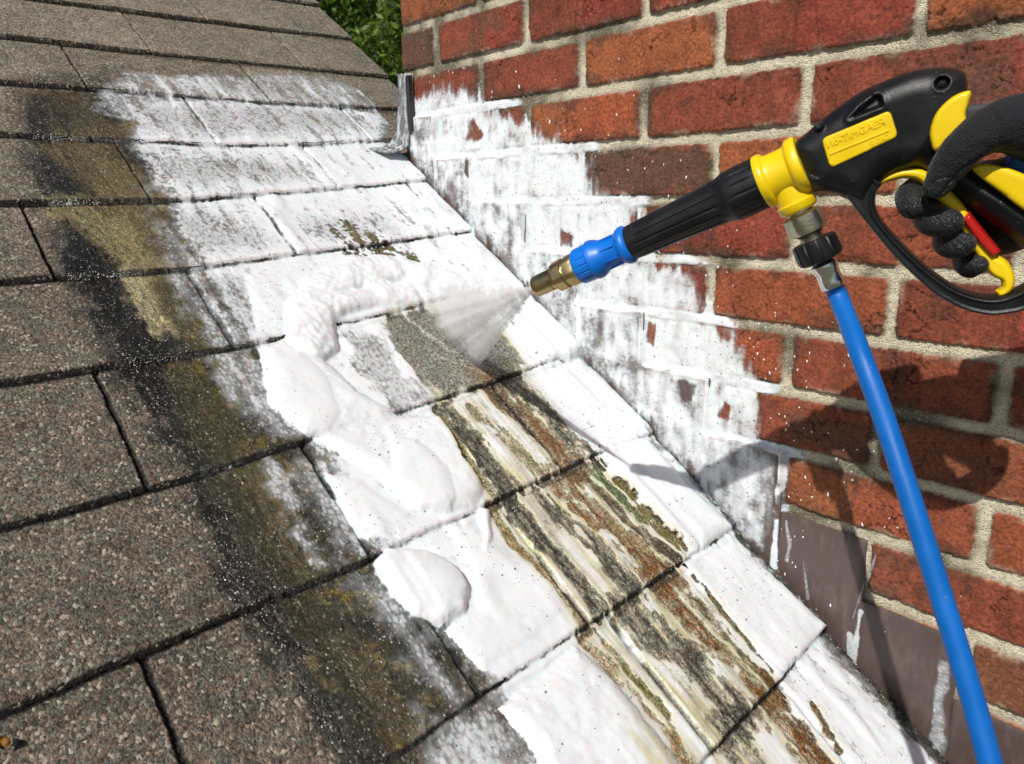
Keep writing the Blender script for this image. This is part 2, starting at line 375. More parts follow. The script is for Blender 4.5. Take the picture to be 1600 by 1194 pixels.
def mat_foam():
    t = NT('soap_foam'); v = t.obj(); mk = t.sep(t.attr('Mask'))     # r cover, g bubble holes, b dirt tint
    tint = t.attr('Tint')
    vv = t.obj((0.6, 1.0, 1.0)); g = t.voro(vv, 240); n1 = t.noise(vv, 260, 5, 0.68, 1.2); n2 = t.noise(v, 55, 4, 0.6)
    nn = t.math('ADD', t.math('MULTIPLY', n1, 0.55), t.math('ADD', t.math('MULTIPLY', g.outputs['Distance'], 0.38), t.math('MULTIPLY', n2, 0.25)))
    # cover c 0..1 -> alpha
    thr = t.math('SUBTRACT', t.math('MULTIPLY', mk[0], 1.25), 0.10)
    nn = t.math('ADD', t.math('MULTIPLY', t.math('SUBTRACT', nn, 0.53), 1.5), 0.53)
    a = t.mapr(t.math('SUBTRACT', thr, nn), -0.16, 0.14, 0, 1)
    soft = t.math('ADD', mk[0], t.math('ADD', t.math('MULTIPLY', t.math('SUBTRACT', n1, 0.5), 0.45), t.math('MULTIPLY', t.math('SUBTRACT', n2, 0.5), 0.75)))
    soft = t.mapr(soft, 0.10, 1.12, 0, 0.97)
    a = t.math('ADD', t.math('MULTIPLY', a, t.math('SUBTRACT', 1.0, mk[2])), t.math('MULTIPLY', soft, mk[2]))
    vb = t.voro(v, 130); cr = t.sep(vb.outputs['Color'])
    rad = t.math('MULTIPLY', cr[0], 0.19); hole = t.math('LESS_THAN', vb.outputs['Distance'], rad)
    hole = t.math('MULTIPLY', hole, t.math('LESS_THAN', cr[1], mk[1]))
    vb2 = t.voro(v, 420); cr2 = t.sep(vb2.outputs['Color'])
    hole2 = t.math('MULTIPLY', t.math('LESS_THAN', vb2.outputs['Distance'], t.math('MULTIPLY', cr2[0], 0.33)), t.math('LESS_THAN', cr2[1], t.math('MULTIPLY', t.math('MULTIPLY', mk[1], mk[1]), 0.6)))
    hole = t.math('MAXIMUM', hole, hole2)
    film = t.math('MINIMUM', a, t.mapr(mk[0], 0.25, 0.95, 0.6, 1.0))
    alpha = t.math('MULTIPLY', film, t.math('SUBTRACT', 1.0, t.math('MULTIPLY', hole, 0.75)))
    fine = t.math('ADD', t.math('MULTIPLY', t.noise(v, 700, 3, 0.6), 0.8), t.math('MULTIPLY', t.noise(v, 30, 2, 0.45), 0.9))
    nb = t.bump(fine, 0.14, 0.001)
    p = t.bsdf(tint, 0.27, 0, nb, 0.35, Subsurface_Weight=0.8, Subsurface_Scale=0.009)
    tr = t.n('ShaderNodeBsdfTransparent'); mx = t.n('ShaderNodeMixShader'); t.l(alpha, mx.inputs[0]); t.l(tr.outputs[0], mx.inputs[1]); t.l(p, mx.inputs[2])
    return t.done(mx.outputs[0])
M['foam'] = mat_foam()

def mat_flash(name, col, streak=0.6):
    t = NT(name); v = t.obj((1, 1, 0.25)); n = t.noise(v, 90, 5, 0.6); n2 = t.noise(t.obj(), 25, 4)
    c = t.mix(t.mapr(n, 0.45, 0.75, 0, streak), col, tuple(min(1, x * 1.7 + 0.02) for x in col))
    c = t.mix(t.mapr(n2, 0.5, 0.75, 0, 0.4), c, tuple(x * 0.6 for x in col))
    return t.done(t.bsdf(c, 0.42, 0.0, t.bump(n2, 0.3, 0.004), 0.5))
M['flash'] = mat_flash('brown_painted_metal', (0.085, 0.058, 0.052))
M['lead'] = mat_flash('grey_sheet_metal', (0.15, 0.155, 0.16), 0.9)

# ------------------------------------------------------------------ ROOF
roof_root = empty('shingle_roof', 'brown grey asphalt shingle roof with black algae, sloping down beside the brick chimney', 'roof', ROOF_M)

def spaced(a, b, fine, segs):
    """segs: list of (start, end, step) ascending, plus growing tails"""
    out = []
    for s0, s1, st in segs: out.extend(np.arange(s0, s1, st))
    out = list(out); st = segs[-1][2]; x = out[-1]
    while x < b: st *= 1.25; x += st; out.append(x)
    st = segs[0][2]; x = out[0]; pre = []
    while x > a: st *= 1.25; x -= st; pre.append(x)
    return np.array(pre[::-1] + out)
S_ = spaced(-3.1, 0.9, 0, [(-2.28, -1.45, 0.0024), (-1.45, -1.05, 0.0017), (-1.05, -0.26, 0.00115)])
Y_ = spaced(-3.0, 0.0, 0, [(-0.86, 0.13, 0.00125)])
Y_ = Y_[Y_ <= 0.131]
S, Y = np.meshgrid(S_, Y_, indexing='ij')

# course lines, uneven as measured: s of line j as a function of Y
LINES = {-3: [(-2.8, -2.312), (0.1, -2.312)], -2: [(-2.8, -2.156), (0.1, -2.156)], -1: [(-2.8, -1.998), (0.1, -1.985)],
         0: [(-3, -1.84), (-0.58, -1.832), (-0.35, -1.82), (-0.06, -1.815), (0.13, -1.813)],
         1: [(-3, -1.688), (-0.6, -1.681), (-0.2, -1.666), (0.13, -1.672)],
         2: [(-3, -1.54), (-0.64, -1.534), (-0.35, -1.518), (-0.18, -1.528), (-0.02, -1.551), (0.13, -1.551)],
         3: [(-3, -1.38), (-0.67, -1.375), (-0.45, -1.372), (-0.236, -1.389), (0.0, -1.416), (0.13, -1.416)],
         4: [(-3, -1.23), (-0.70, -1.225), (-0.5, -1.222), (-0.24, -1.24), (0, -1.262), (0.13, -1.262)],
         5: [(-3, -1.07), (-0.73, -1.069), (-0.5, -1.071), (-0.3, -1.088), (-0.16, -1.105), (0.13, -1.105)],
         6: [(-3, -0.90), (-0.77, -0.899), (-0.6, -0.902), (-0.48, -0.912), (-0.3, -0.924), (0, -0.954), (0.13, -0.954)],
         7: [(-3, -0.735), (-0.8, -0.738), (-0.69, -0.744), (-0.5, -0.749), (-0.32, -0.763), (-0.145, -0.776), (0, -0.779), (0.13, -0.779)],
         8: [(-3, -0.57), (-0.54, -0.575), (-0.46, -0.583), (-0.28, -0.593), (-0.02, -0.609), (0.13, -0.609)],
         9: [(-3, -0.43), (-0.30, -0.427), (-0.17, -0.437), (-0.017, -0.451), (0.13, -0.451)]}
def line_s(j, y):
    if j in LINES:
        a = np.array(LINES[j]); return np.interp(y, a[:, 0], a[:, 1])
    return E0 + EXPO * j + (0.02 if j > 9 else 0) + 0 * y
JOINTS = {-1: [-0.5, -0.2, 0.09], 0: [-0.65, -0.357, -0.065], 1: [-0.80, -0.497, -0.2], 2: [-0.65, -0.353, -0.06], 3: [-0.5, -0.203], 4: [-0.652, -0.349, -0.06],
          5: [-0.79, -0.502, -0.21], 6: [-0.651, -0.06], 7: [-0.487, -0.2], 8: [-0.705, -0.464, -0.312, -0.1], 9: [-0.58, -0.281], 10: [-0.43, -0.14]}
rag = lambda f, amp, seed: amp * fbm(S, Y, f, seed, 3)
jlo, jhi = -8, 18
wob = 0.0016 * fbm(Y, S, 18, 5, 2) + 0.0011 * fbm(Y, S, 160, 9, 3)
course = np.full(S.shape, jlo - 1); frac_up = np.full(S.shape, 1.0); d_low = np.full(S.shape, 1.0)
for j in range(jlo, jhi):
    lj = line_s(j, Y_)[None, :] + wob + 0.0012 * perlin(Y * 9, Y * 0 + j * 3.1, 77)
    below = S > lj
    course[below] = j; frac_up = np.where(below, S - lj, frac_up)
    d_low = np.where((~below) & (course == j - 1), lj - S, d_low)
cj = course + 1                                      # the course is named after the line it ends at
ex = frac_up + d_low
f_ = np.clip(frac_up / np.maximum(ex, 1e-4), 0, 1)
h = 0.0080 * f_
# joints between tabs
tabid = np.zeros(S.shape); dj = np.full(S.shape, 9.0); jid = np.zeros(S.shape)
for j in range(jlo, jhi + 2):
    if j in JOINTS: L_ = [JOINTS[j][0] - 0.2925 * q for q in range(8, 0, -1)] + JOINTS[j]
    else: L_ = [-0.06 + 0.147 * (j % 2) - 0.2925 * q for q in range(10, -1, -1)]
    if j == 7: L_ = L_[:7] + L_[8:]
    L_ = np.array(L_); m_ = cj == j
    if not m_.any(): continue
    yy = Y[m_]; D_ = yy[:, None] - L_[None, :]; k_ = np.abs(D_).argmin(1); dj[m_] = D_[np.arange(len(k_)), k_]; jid[m_] = k_; tabid[m_] = (D_ > 0).sum(1)
dj = dj + 0.0016 * fbm(S, Y, 40, 31, 3) + 0.001 * fbm(S, Y, 210, 33, 2)
near = ss(-1.5, -1.05, S)
jw = 0.0022 + 0.0020 * near * (0.65 + 0.7 * hash2(cj + 20, jid + 50, 3))
groove = ss(1.0, 0.55, np.abs(dj) / jw)
rnd = hash2(cj + 20, tabid + 50, 11)
h += (rnd - 0.5) * 0.0016 + 0.0008 * fbm(S, Y, 14, 2, 3) + 0.00035 * fbm(S, Y, 90, 4, 2)
h -= groove * 0.0045
# a doubled layer peeping out under some butts
lip = ss(0.011, 0.008, frac_up + 0.003 * fbm(Y, S, 45, 61, 3)) * ss(0.42, 0.55, hash2(cj + 3, np.floor(Y * 2.7 + 40), 21))
h += lip * 0.0022
# worn butt edges
h -= ss(0.003, 0.0, d_low) * 0.0012
# the gap at the wall, with grime in it
gapx = ss(-0.013, -0.009, Y + 0.0035 * fbm(S, Y, 30, 8, 3)) * (S > -1.545)
h = h - gapx * 0.009

# colour of the shingles
def rgb(*c): return np.array(c, float)
big = fbm(S, Y, 5, 40, 4); mid = fbm(S, Y, 28, 44, 4); stre = fbm(S, Y, 7, 48, 4, fy=70)
col = np.zeros(S.shape + (3,)); col[:] = rgb(0.128, 0.112, 0.093)
col *= (1 + 0.22 * (rnd[..., None] - 0.5) + 0.35 * mid[..., None] + 0.3 * big[..., None])
col[..., 0] *= 1 + 0.06 * mid
col *= (1 + 0.62 * ss(-1.2, -1.75, S))[..., None]  # upper courses lightened in the colour, for the sun grazing them
col *= (1 + 0.30 * fbm(S, Y, 130, 46, 3) * ss(-1.0, -1.4, S))[..., None]
wet = np.zeros(S.shape); grow = np.zeros(S.shape)
def blend(m, c, w=1.0):
    m = np.clip(m * w, 0, 1)[..., None]; col[:] = col * (1 - m) + np.array(c) * m
# the dark band of algae running down the slope left of the foam
band = Q((30, 150), (95, 140), (230, 170), (320, 300), (420, 460), (480, 620), (540, 720), (640, 860), (720, 980), (800, 1230), (560, 1240), (450, 1060),
         (330, 900), (290, 760), (215, 640), (160, 560), (110, 440), (70, 330), (40, 230))
db = psdf(band, S, Y, 0.15) + 0.020 * stre + 0.016 * mid + 0.01 * fbm(S, Y, 70, 51, 4)
m = ss(0.016, -0.018, db)
right = Q((110, 150), (260, 160), (340, 300), (440, 460), (500, 620), (560, 720), (660, 860), (740, 980), (820, 1240), (640, 1240), (540, 1080), (440, 920), (385, 810), (330, 700), (285, 600), (235, 480), (190, 400), (150, 300))
mo = ss(0.02, -0.02, psdf(right, S, Y, 0.08) + 0.034 * mid + 0.014 * stre + 0.012 * fbm(S, Y, 110, 53, 3))
bc = np.array((0.013, 0.013, 0.011)) * (1 - mo[..., None]) + (np.array((0.022, 0.021, 0.005)) + np.array((0.050, 0.040, 0.014)) * ss(-1.05, -1.35, S)[..., None]) * mo[..., None]
mm_ = (m * (0.93 - 0.12 * mo))[..., None]; col = col * (1 - mm_) + bc * mm_
spots = ss(0.10, 0.34, fbm(S, Y, 46, 57, 5, 0.62) + 0.5 * fbm(S, Y, 12, 59, 3)) * m * mo
col = col * (1 - 0.7 * spots[..., None]) + np.array((0.19, 0.145, 0.03)) * 0.75 * spots[..., None]
blot = ss(0.0, 0.30, fbm(S, Y, 11, 65, 5, 0.6)) * m * 0.85
col = col * (1 - blot[..., None]) + np.array((0.011, 0.012, 0.008)) * blot[..., None]
wet = np.maximum(wet, m * (0.9 - 0.25 * mo)); grow = np.maximum(grow, m * mo * 0.6)
band2 = Q((0, 130), (120, 120), (200, 110), (230, 150), (110, 250), (80, 340), (30, 280))
blend(ss(0.03, -0.04, psdf(band2, S, Y, 0.1) + 0.03 * mid), (0.04, 0.036, 0.030), 0.7)
WY = 0.0085 * fbm(S, Y, 13, 281, 3) + 0.0045 * fbm(S, Y, 50, 283, 4); WS = 0.008 * fbm(S, Y, 20, 287, 3)
def stroke(pts, hw_px, c, w=1.0, streak=0.45, seed=0, wetv=0.8, g=0.3, soft=0.5, ragged=0.5, brk=0):
    """a long stain that follows the slope; returns its mask"""
    pts_s = Q(*pts); mpx = pts[len(pts) // 2]
    a = np.array(rp(mpx[0] - 5, mpx[1])); b = np.array(rp(mpx[0] + 5, mpx[1])); a2 = np.array(rp(mpx[0], mpx[1] - 5)); b2 = np.array(rp(mpx[0], mpx[1] + 5))
    scale = math.sqrt(abs((b - a)[0] * (b2 - a2)[1] - (b - a)[1] * (b2 - a2)[0])) / 10
    hw = hw_px * scale
    d, t = pline(pts_s, S + WS, Y + WY * (hw_px / 20 + 0.5), 0.14); sel = d < 5
    n = np.zeros(S.shape)
    n[sel] = 0.55 * fbm(S[sel], Y[sel], 11, 300 + seed, 3, fy=100) + 0.45 * fbm(S[sel], Y[sel], 60, 340 + seed, 4)
    q = d / hw + ragged * 2.2 * n
    m = ss(1.0 + soft * 0.5, 1.0 - soft, q)
    if streak: m = m * (1 - streak * ss(0.05, 0.45, np.abs(n) * 2.0))
    if brk: m[sel] *= 0.35 + 0.65 * ss(-0.28, 0.08, fbm(S[sel], Y[sel], 9, 900 + seed, 4, fy=50) + 0.3 * fbm(S[sel], Y[sel], 60, 950 + seed, 3))
    m = np.clip(m, 0, 1)
    mm = (m * w)[..., None]; col[:] = col * (1 - mm) + np.array(c) * mm
    global wet, grow
    wet = np.maximum(wet, m * wetv); grow = np.maximum(grow, m * g)
    return m
stroke([(95, 165), (130, 200), (150, 240), (160, 280)], 42, (0.12, 0.088, 0.04), 0.7, 0.6, 1, 0.3, 0.7)
stroke([(120, 235), (165, 280), (190, 320), (215, 400)], 38, (0.17, 0.135, 0.06), 0.85, 0.5, 2, 0.3, 0.8)
stroke([(110, 330), (160, 350), (190, 380), (225, 425)], 30, (0.31, 0.265, 0.13), 0.85, 0.5, 3, 0.2, 0.9)
stroke([(205, 440), (225, 475), (250, 520)], 20, (0.48, 0.43, 0.25), 0.9, 0.4, 4, 0.2, 1.0)
stroke([(250, 440), (290, 500), (320, 550)], 20, (0.10, 0.085, 0.03), 0.8, 0.6, 5, 0.5, 0.8)
stroke([(285, 590), (330, 650), (365, 720)], 34, (0.11, 0.085, 0.025), 0.6, 0.8, 6, 0.6, 0.9)
stroke([(300, 600), (330, 690), (380, 790), (430, 870)], 40, (0.035, 0.034, 0.009), 0.7, 0.6, 7, 0.9, 0.9)
stroke([(380, 730), (430, 800), (480, 900)], 34, (0.12, 0.10, 0.05), 0.75, 0.7, 8, 0.7, 0.9)
stroke([(420, 900), (500, 1010), (570, 1110), (620, 1200)], 38, (0.05, 0.036, 0.009), 0.7, 0.7, 9, 0.9, 1.0)
stroke([(540, 1000), (590, 1080), (650, 1160)], 30, (0.13, 0.11, 0.06), 0.6, 0.75, 10, 0.8, 0.9)
stroke([(485, 1035), (500, 1060), (515, 1080)], 9, (0.28, 0.24, 0.10), 0.8, 0.6, 12, 0.8, 1.0)
stroke([(500, 1060), (560, 1180), (600, 1240)], 30, (0.02, 0.025, 0.012), 0.7, 0.5, 11, 0.95, 0.8)
# washed zone: pale rinse film, then the dirt lanes
rinse = Q((590, 500), (640, 482), (760, 470), (830, 590), (920, 715), (1050, 885), (1200, 1085), (1310, 1230), (1020, 1240), (900, 1010), (860, 930), (760, 800), (690, 650), (620, 560))
mr = ss(0.012, -0.012, psdf(rinse, S, Y, 0.06) + 0.01 * stre)
blend(mr, (0.50, 0.47, 0.38), 0.92)
yg = ss(0.05, 0.4, fbm(S, Y, 9, 293, 4, fy=80)) * mr; blend(yg, (0.22, 0.21, 0.06), 0.7); wet = np.maximum(wet, mr * 0.5)
clean = Q((600, 510), (640, 492), (700, 480), (745, 485), (790, 545), (812, 575), (800, 592), (742, 612), (690, 625), (655, 595), (622, 550))
mc = ss(0.011, -0.009, psdf(clean, S, Y, 0.05) + 0.016 * stre + 0.012 * mid + 0.006 * fbm(S, Y, 90, 299, 3))
blend(mc, (0.19, 0.19, 0.175), 0.95)
for q_ in [((640, 500), (735, 575)), ((690, 490), (742, 572)), ((735, 500), (748, 575)), ((680, 560), (735, 580)), ((660, 520), (725, 572))]:
    dd, tt = pline(Q(*q_), S, Y + 0.002 * mid, 0.05); blend(ss(1.0, 0.0, dd / (0.0015 + 0.006 * (1 - tt)) + 0.8 * np.abs(fbm(S, Y, 90, 291, 3))), (0.55, 0.55, 0.53), 0.55)
wet = wet * (1 - mc * 0.6)
BR, BK, DG, YE, GN, GY = (0.18, 0.075, 0.008), (0.014, 0.015, 0.010), (0.022, 0.028, 0.006), (0.27, 0.22, 0.05), (0.06, 0.12, 0.02), (0.060, 0.058, 0.050)
LANES = np.zeros(S.shape)
def lane(*a, **k):
    global LANES
    a = (a[0], a[1] * 0.98) + a[2:]; k['brk'] = 1; k.setdefault('ragged', 0.5); k.setdefault('soft', 0.65)
    LANES = np.maximum(LANES, stroke(*a, **k))
lane([(735, 590), (800, 640), (860, 700)], 16, (0.24, 0.16, 0.06), 0.7, 0.5, 19)
lane([(700, 645), (740, 700), (795, 775)], 19, BK, 0.97, 0.3, 20)
lane([(690, 655), (725, 720), (775, 790)], 7, YE, 0.9, 0.4, 21)
lane([(735, 640), (790, 690), (845, 755)], 11, (0.28, 0.25, 0.14), 0.8, 0.6, 22)
lane([(770, 605), (830, 670), (905, 745)], 22, BR, 0.95, 0.4, 23)
lane([(775, 612), (800, 640), (830, 680)], 12, (0.05, 0.03, 0.01), 0.9, 0.3, 24)
lane([(800, 600), (855, 655), (925, 720)], 20, DG, 0.95, 0.55, 25)
lane([(790, 575), (805, 585)], 16, (0.10, 0.09, 0.03), 0.8, 0.4, 26)
lane([(790, 785), (850, 850), (935, 960)], 17, BK, 0.95, 0.45, 27)
lane([(845, 778), (910, 845), (985, 925)], 17, (0.04, 0.042, 0.03), 0.92, 0.5, 28)
lane([(765, 795), (800, 850), (870, 930), (915, 985)], 9, (0.33, 0.22, 0.08), 0.8, 0.5, 29)
lane([(865, 745), (940, 820), (1035, 905)], 26, BR, 0.97, 0.4, 30)
lane([(905, 745), (960, 800), (1050, 880)], 11, (0.055, 0.03, 0.01), 0.9, 0.35, 31)
lane([(928, 738), (955, 770), (1000, 815)], 8, GN, 0.9, 0.4, 32)
lane([(965, 755), (1000, 800), (1060, 860)], 12, YE, 0.75, 0.6, 33)
lane([(950, 815), (1000, 860)], 8, (0.40, 0.33, 0.16), 0.7, 0.5, 34)
lane([(980, 945), (1050, 1020), (1150, 1120)], 38, GY, 0.97, 0.35, 35, g=0.2)
lane([(900, 990), (950, 1040), (1010, 1110), (1075, 1200)], 12, (0.30, 0.19, 0.06), 0.85, 0.55, 36)
lane([(925, 985), (985, 1060), (1040, 1130)], 6, (0.18, 0.16, 0.04), 0.9, 0.5, 37)
lane([(1010, 905), (1100, 1000), (1200, 1090)], 24, BR, 0.97, 0.4, 38)
lane([(1045, 900), (1090, 950), (1150, 1020), (1195, 1070)], 12, (0.12, 0.09, 0.03), 0.85, 0.6, 39)
lane([(1065, 890), (1110, 940), (1200, 1055)], 4, YE, 0.8, 0.5, 40)
lane([(1130, 1150), (1180, 1200), (1200, 1250)], 34, (0.045, 0.045, 0.04), 0.97, 0.3, 41, g=0.2)
lane([(1185, 1095), (1240, 1150), (1310, 1230)], 26, BR, 0.95, 0.5, 42)
lane([(1265, 1105), (1290, 1150), (1310, 1180)], 5, (0.30, 0.2, 0.08), 0.7, 0.5, 43)
# moss spots left between foam above the washed patch
for i, (a, b, w_) in enumerate([((540, 355), (560, 385), 9), ((515, 360), (530, 380), 5), ((575, 375), (600, 395), 10), ((545, 395), (570, 410), 12), ((590, 395), (640, 425), 15), ((640, 400), (660, 430), 9), ((600, 385), (620, 395), 8), ((500, 372), (512, 382), 5)]):
    stroke([a, b], w_, (0.13, 0.12, 0.035), 0.95, 0.5, 60 + i, 0.5, 0.9)
# brown run by the lower wall edge, black grime along it
grime = ss(-0.032, -0.016, Y + 0.010 * fbm(S, Y, 24, 71, 4)) * (S > -1.0)
blend(grime, (0.03, 0.03, 0.026), 0.9)
blend(gapx, (0.004, 0.004, 0.004)); blend(groove, (0.010, 0.009, 0.008), 0.92)
blend(lip, (0.05, 0.045, 0.038), 0.7)
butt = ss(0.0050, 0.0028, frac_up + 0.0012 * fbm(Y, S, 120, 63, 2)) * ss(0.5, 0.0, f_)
blend(butt, (0.005, 0.0045, 0.004), 0.98); blend(ss(0.0030, 0.0010, d_low + 0.001 * fbm(Y, S, 150, 64, 2)), (0.012, 0.011, 0.010), 0.85)  # shade under the butts painted near black, their lower edges darkened too
wet = wet * (1 - 0.7 * gapx)
h = h + grow * (0.0013 * fbm(S, Y, 150, 295, 3) + 0.0010 * np.abs(fbm(S, Y, 70, 297, 3)))
base_h = h.copy()
P = np.stack([S, Y, h], -1)
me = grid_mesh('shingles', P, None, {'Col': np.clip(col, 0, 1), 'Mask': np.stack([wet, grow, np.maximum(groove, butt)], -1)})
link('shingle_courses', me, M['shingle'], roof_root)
# roof deck under the shingles, with the rake board at its right end
bm = bmesh.new(); bm_box(bm, (-1.1, -1.45, -0.022), (3.96, 3.1, 0.03)); link('roof_deck', bm_mesh('deck', bm), mat_simple('deck_wood', (0.2, 0.14, 0.09), 0.8), roof_root, False)
bm = bmesh.new(); bm_box(bm, (-2.35, 0.112, -0.105), (1.46, 0.02, 0.13)); link('rake_board', bm_mesh('rake', bm), mat_simple('rake_paint', (0.5, 0.48, 0.44), 0.6), roof_root, False)

# ------------------------------------------------------------------ ROOF FOAM
gs = np.where((S_ > -1.80) & (S_ < -0.27))[0]; gy = np.where((Y_ > -0.60) & (Y_ < 0.02))[0]
sl_ = (slice(gs[0], gs[-1]), slice(gy[0], gy[-1]))
s, y = S[sl_], Y[sl_]; bh = base_h[sl_]; lanes = ss(0.20, 0.68, LANES[sl_] + 0.10 * fbm(S[sl_], Y[sl_], 70, 177, 3)); clean_m = mc[sl_]; rinse_m = mr[sl_]
fu = frac_up[sl_]; dl = d_low[sl_]; gr = groove[sl_]
def blur(a, n, ax):
    k = np.ones(2 * n + 1) / (2 * n + 1); pad = [(0, 0), (0, 0)]; pad[ax] = (n, n)
    return np.apply_along_axis(lambda v: np.convolve(v, k, 'valid'), ax, np.pad(a, pad, 'edge'))
n1 = fbm(s, y, 16, 101, 4); n2 = fbm(s, y, 60, 105, 4); n3 = fbm(s, y, 9, 109, 4, fy=60); n4 = fbm(s, y, 130, 112, 3)
FM = Q((185, 172), (240, 150), (330, 152), (420, 158), (560, 168), (612, 180), (605, 222), (640, 236), (837, 465), (914, 552), (1019, 668), (1217, 884), (1349, 1041), (1476, 1191), (1520, 1250),
       (880, 1250), (800, 1150), (745, 1092), (690, 1000), (625, 950), (572, 890), (532, 820), (486, 730), (462, 690), (412, 575), (365, 540), (315, 440), (268, 370), (235, 300), (205, 240))
d = psdf(FM, s, y, 0.12) + 0.014 * n1 + 0.008 * n2 + 0.006 * n4
cover = ss(0.016, -0.040, d)
def halo(poly, lev, soft=0.02):
    global cover
    dd = psdf(poly, s, y, 0.1) + 0.018 * n1 + 0.012 * n2
    cover = np.maximum(cover, lev * ss(soft, -soft, dd) * (0.85 + 0.5 * n3))
halo(Q((465, 685), (505, 700), (590, 860), (560, 875), (515, 790)), 0.86, 0.015)
halo(Q((140, 165), (200, 118), (330, 120), (420, 118), (560, 140), (612, 160), (610, 200), (190, 200)), 0.69)
halo(Q((190, 115), (260, 118), (400, 150), (400, 165), (210, 150)), 0.73)
halo(Q((370, 112), (500, 120), (590, 150), (600, 165), (410, 165)), 0.61)
halo(Q((305, 430), (390, 545), (420, 580), (490, 700), (415, 705), (330, 590)), 0.66)
halo(Q((225, 300), (330, 445), (400, 550), (330, 560), (260, 440)), 0.68, 0.025)
halo(Q((395, 705), (430, 700), (470, 790), (505, 890), (490, 905), (445, 830)), 0.73, 0.012)
halo(Q((430, 700), (490, 700), (560, 790), (600, 890), (530, 900), (470, 800)), 0.60, 0.03)
halo(Q((540, 895), (600, 900), (700, 1000), (760, 1110), (690, 1130), (610, 1030)), 0.62, 0.03)
halo(Q((650, 1120), (760, 1080), (900, 1190), (900, 1260), (670, 1260)), 0.70, 0.03)
halo(Q((1140, 835), (1290, 985), (1476, 1191), (1430, 1191), (1200, 960)), 0.71)
# patches where the shingle shows through inside the foam
def thin(poly, lev, soft=0.045):
    global cover
    dd = psdf(poly, s, y, 0.1) + 0.030 * n1 + 0.022 * n2 + 0.02 * n3
    cover = np.where(ss(soft, -soft, dd) > 0, np.minimum(cover, 1 - (1 - lev) * ss(soft, -soft, dd)), cover)
thin(Q((190, 235), (320, 235), (470, 260), (490, 290), (330, 305), (250, 300)), 0.62)
thin(Q((230, 325), (320, 320), (400, 350), (440, 400), (290, 415)), 0.64)
thin(Q((480, 330), (600, 330), (640, 380), (500, 395), (440, 360)), 0.70)
thin(Q((310, 430), (380, 425), (430, 520), (370, 540)), 0.62)
thin(Q((180, 160), (400, 160), (560, 175), (590, 215), (350, 228), (190, 215)), 0.64)
thin(Q((530, 520), (590, 530), (640, 600), (700, 640), (620, 655), (560, 600)), 0.64, 0.012)
thin(Q((1200, 1070), (1330, 1090), (1440, 1191), (1300, 1200)), 0.68)
thin(Q((740, 1110), (850, 1110), (900, 1194), (780, 1230)), 0.35)
thin(Q((1290, 985), (1476, 1191), (1440, 1200), (1300, 1030), (1240, 960)), 0.50, 0.012)
cover *= 1 - clean_m * (0.93 + 0.4 * n3)
cover = np.where(rinse_m > 0.02, np.minimum(cover, 1.03 - rinse_m * 0.12 * (1 + 2.6 * n3 + 2.6 * fbm(s, y, 12, 171, 4, fy=190))), cover)
cover *= 1 - np.clip(lanes * 1.7, 0, 1)
for i, (a, b, w_) in enumerate([((540, 355), (560, 385), 10), ((515, 360), (530, 380), 6), ((575, 375), (600, 395), 10), ((545, 395), (570, 410), 14), ((590, 395), (640, 425), 17), ((640, 400), (660, 430), 10), ((600, 385), (620, 395), 8)]):
    dd, _ = pline(Q(a, b), s, y, 0.05); cover *= 1 - 0.75 * ss(1.2, 0.5, dd / (w_ * 0.00085) + 2.2 * n4 + 1.2 * n2)
cover *= 1 - 0.62 * ss(-0.040, -0.014, y + 0.014 * n2) * ss(-0.80, -0.55, s + 0.05 * n1)
# thickness in metres
T = np.full(s.shape, 0.0); T += 0.0014 * cover + 0.0011 * cover * (n1 + 0.6) + 0.0003 * n2 * cover
def dome(poly, hgt, edge, rough=0.0):
    global T, cover
    dd = psdf(poly, s, y, 0.08) + 0.005 * n1 + 0.0024 * n2 + 0.0018 * n4
    q = np.clip(-dd / edge, 0, 1); prof = np.sqrt(1 - (1 - q) ** 2)
    T = np.maximum(T, hgt * 0.85 * prof * (1 + 0.22 * n1 + 0.5 * rough * n2)); cover = np.maximum(cover, ss(0.0, 0.42, prof) * (0.98 + 0.25 * n4))
dome(Q((400, 548), (440, 535), (500, 560), (560, 620), (620, 655), (690, 650), (745, 730), (752, 780), (735, 802), (690, 812), (640, 790), (560, 735), (480, 690), (420, 640)), 0.0085, 0.020, 0.25)
dome(Q((405, 560), (470, 548), (520, 600), (540, 660), (520, 700), (470, 690), (415, 640)), 0.011, 0.028)
dome(Q((600, 690), (650, 690), (700, 740), (718, 790), (700, 812), (650, 808), (600, 770)), 0.012, 0.024)
dome(Q((575, 885), (600, 858), (660, 862), (710, 885), (733, 925), (722, 962), (685, 984), (640, 972), (605, 935)), 0.014, 0.030)
dome(Q((500, 740), (560, 750), (640, 810), (760, 820), (800, 870), (870, 900), (885, 960), (830, 1010), (750, 1060), (690, 990), (740, 960), (730, 890), (600, 850), (560, 850)), 0.0045, 0.018, 0.2)
dome(Q((745, 800), (765, 800), (770, 850), (760, 880), (745, 870)), 0.007, 0.010)
dome(Q((770, 1110), (840, 1060), (895, 1010), (960, 1070), (1040, 1180), (1080, 1250), (850, 1260), (830, 1180)), 0.0075, 0.020, 0.2)
dome(Q((925, 690), (1010, 690), (1080, 770), (1140, 832), (1095, 868), (1050, 862), (990, 790)), 0.0085, 0.022)
dome(Q((1050, 880), (1140, 842), (1285, 985), (1225, 1060), (1180, 1035), (1120, 960)), 0.0055, 0.020, 0.2)
dome(Q((1215, 1085), (1280, 1015), (1440, 1180), (1450, 1240), (1310, 1240)), 0.004, 0.018, 0.3)
dome(Q((800, 520), (836, 468), (880, 515), (914, 552), (890, 572), (850, 565)), 0.0095, 0.020)
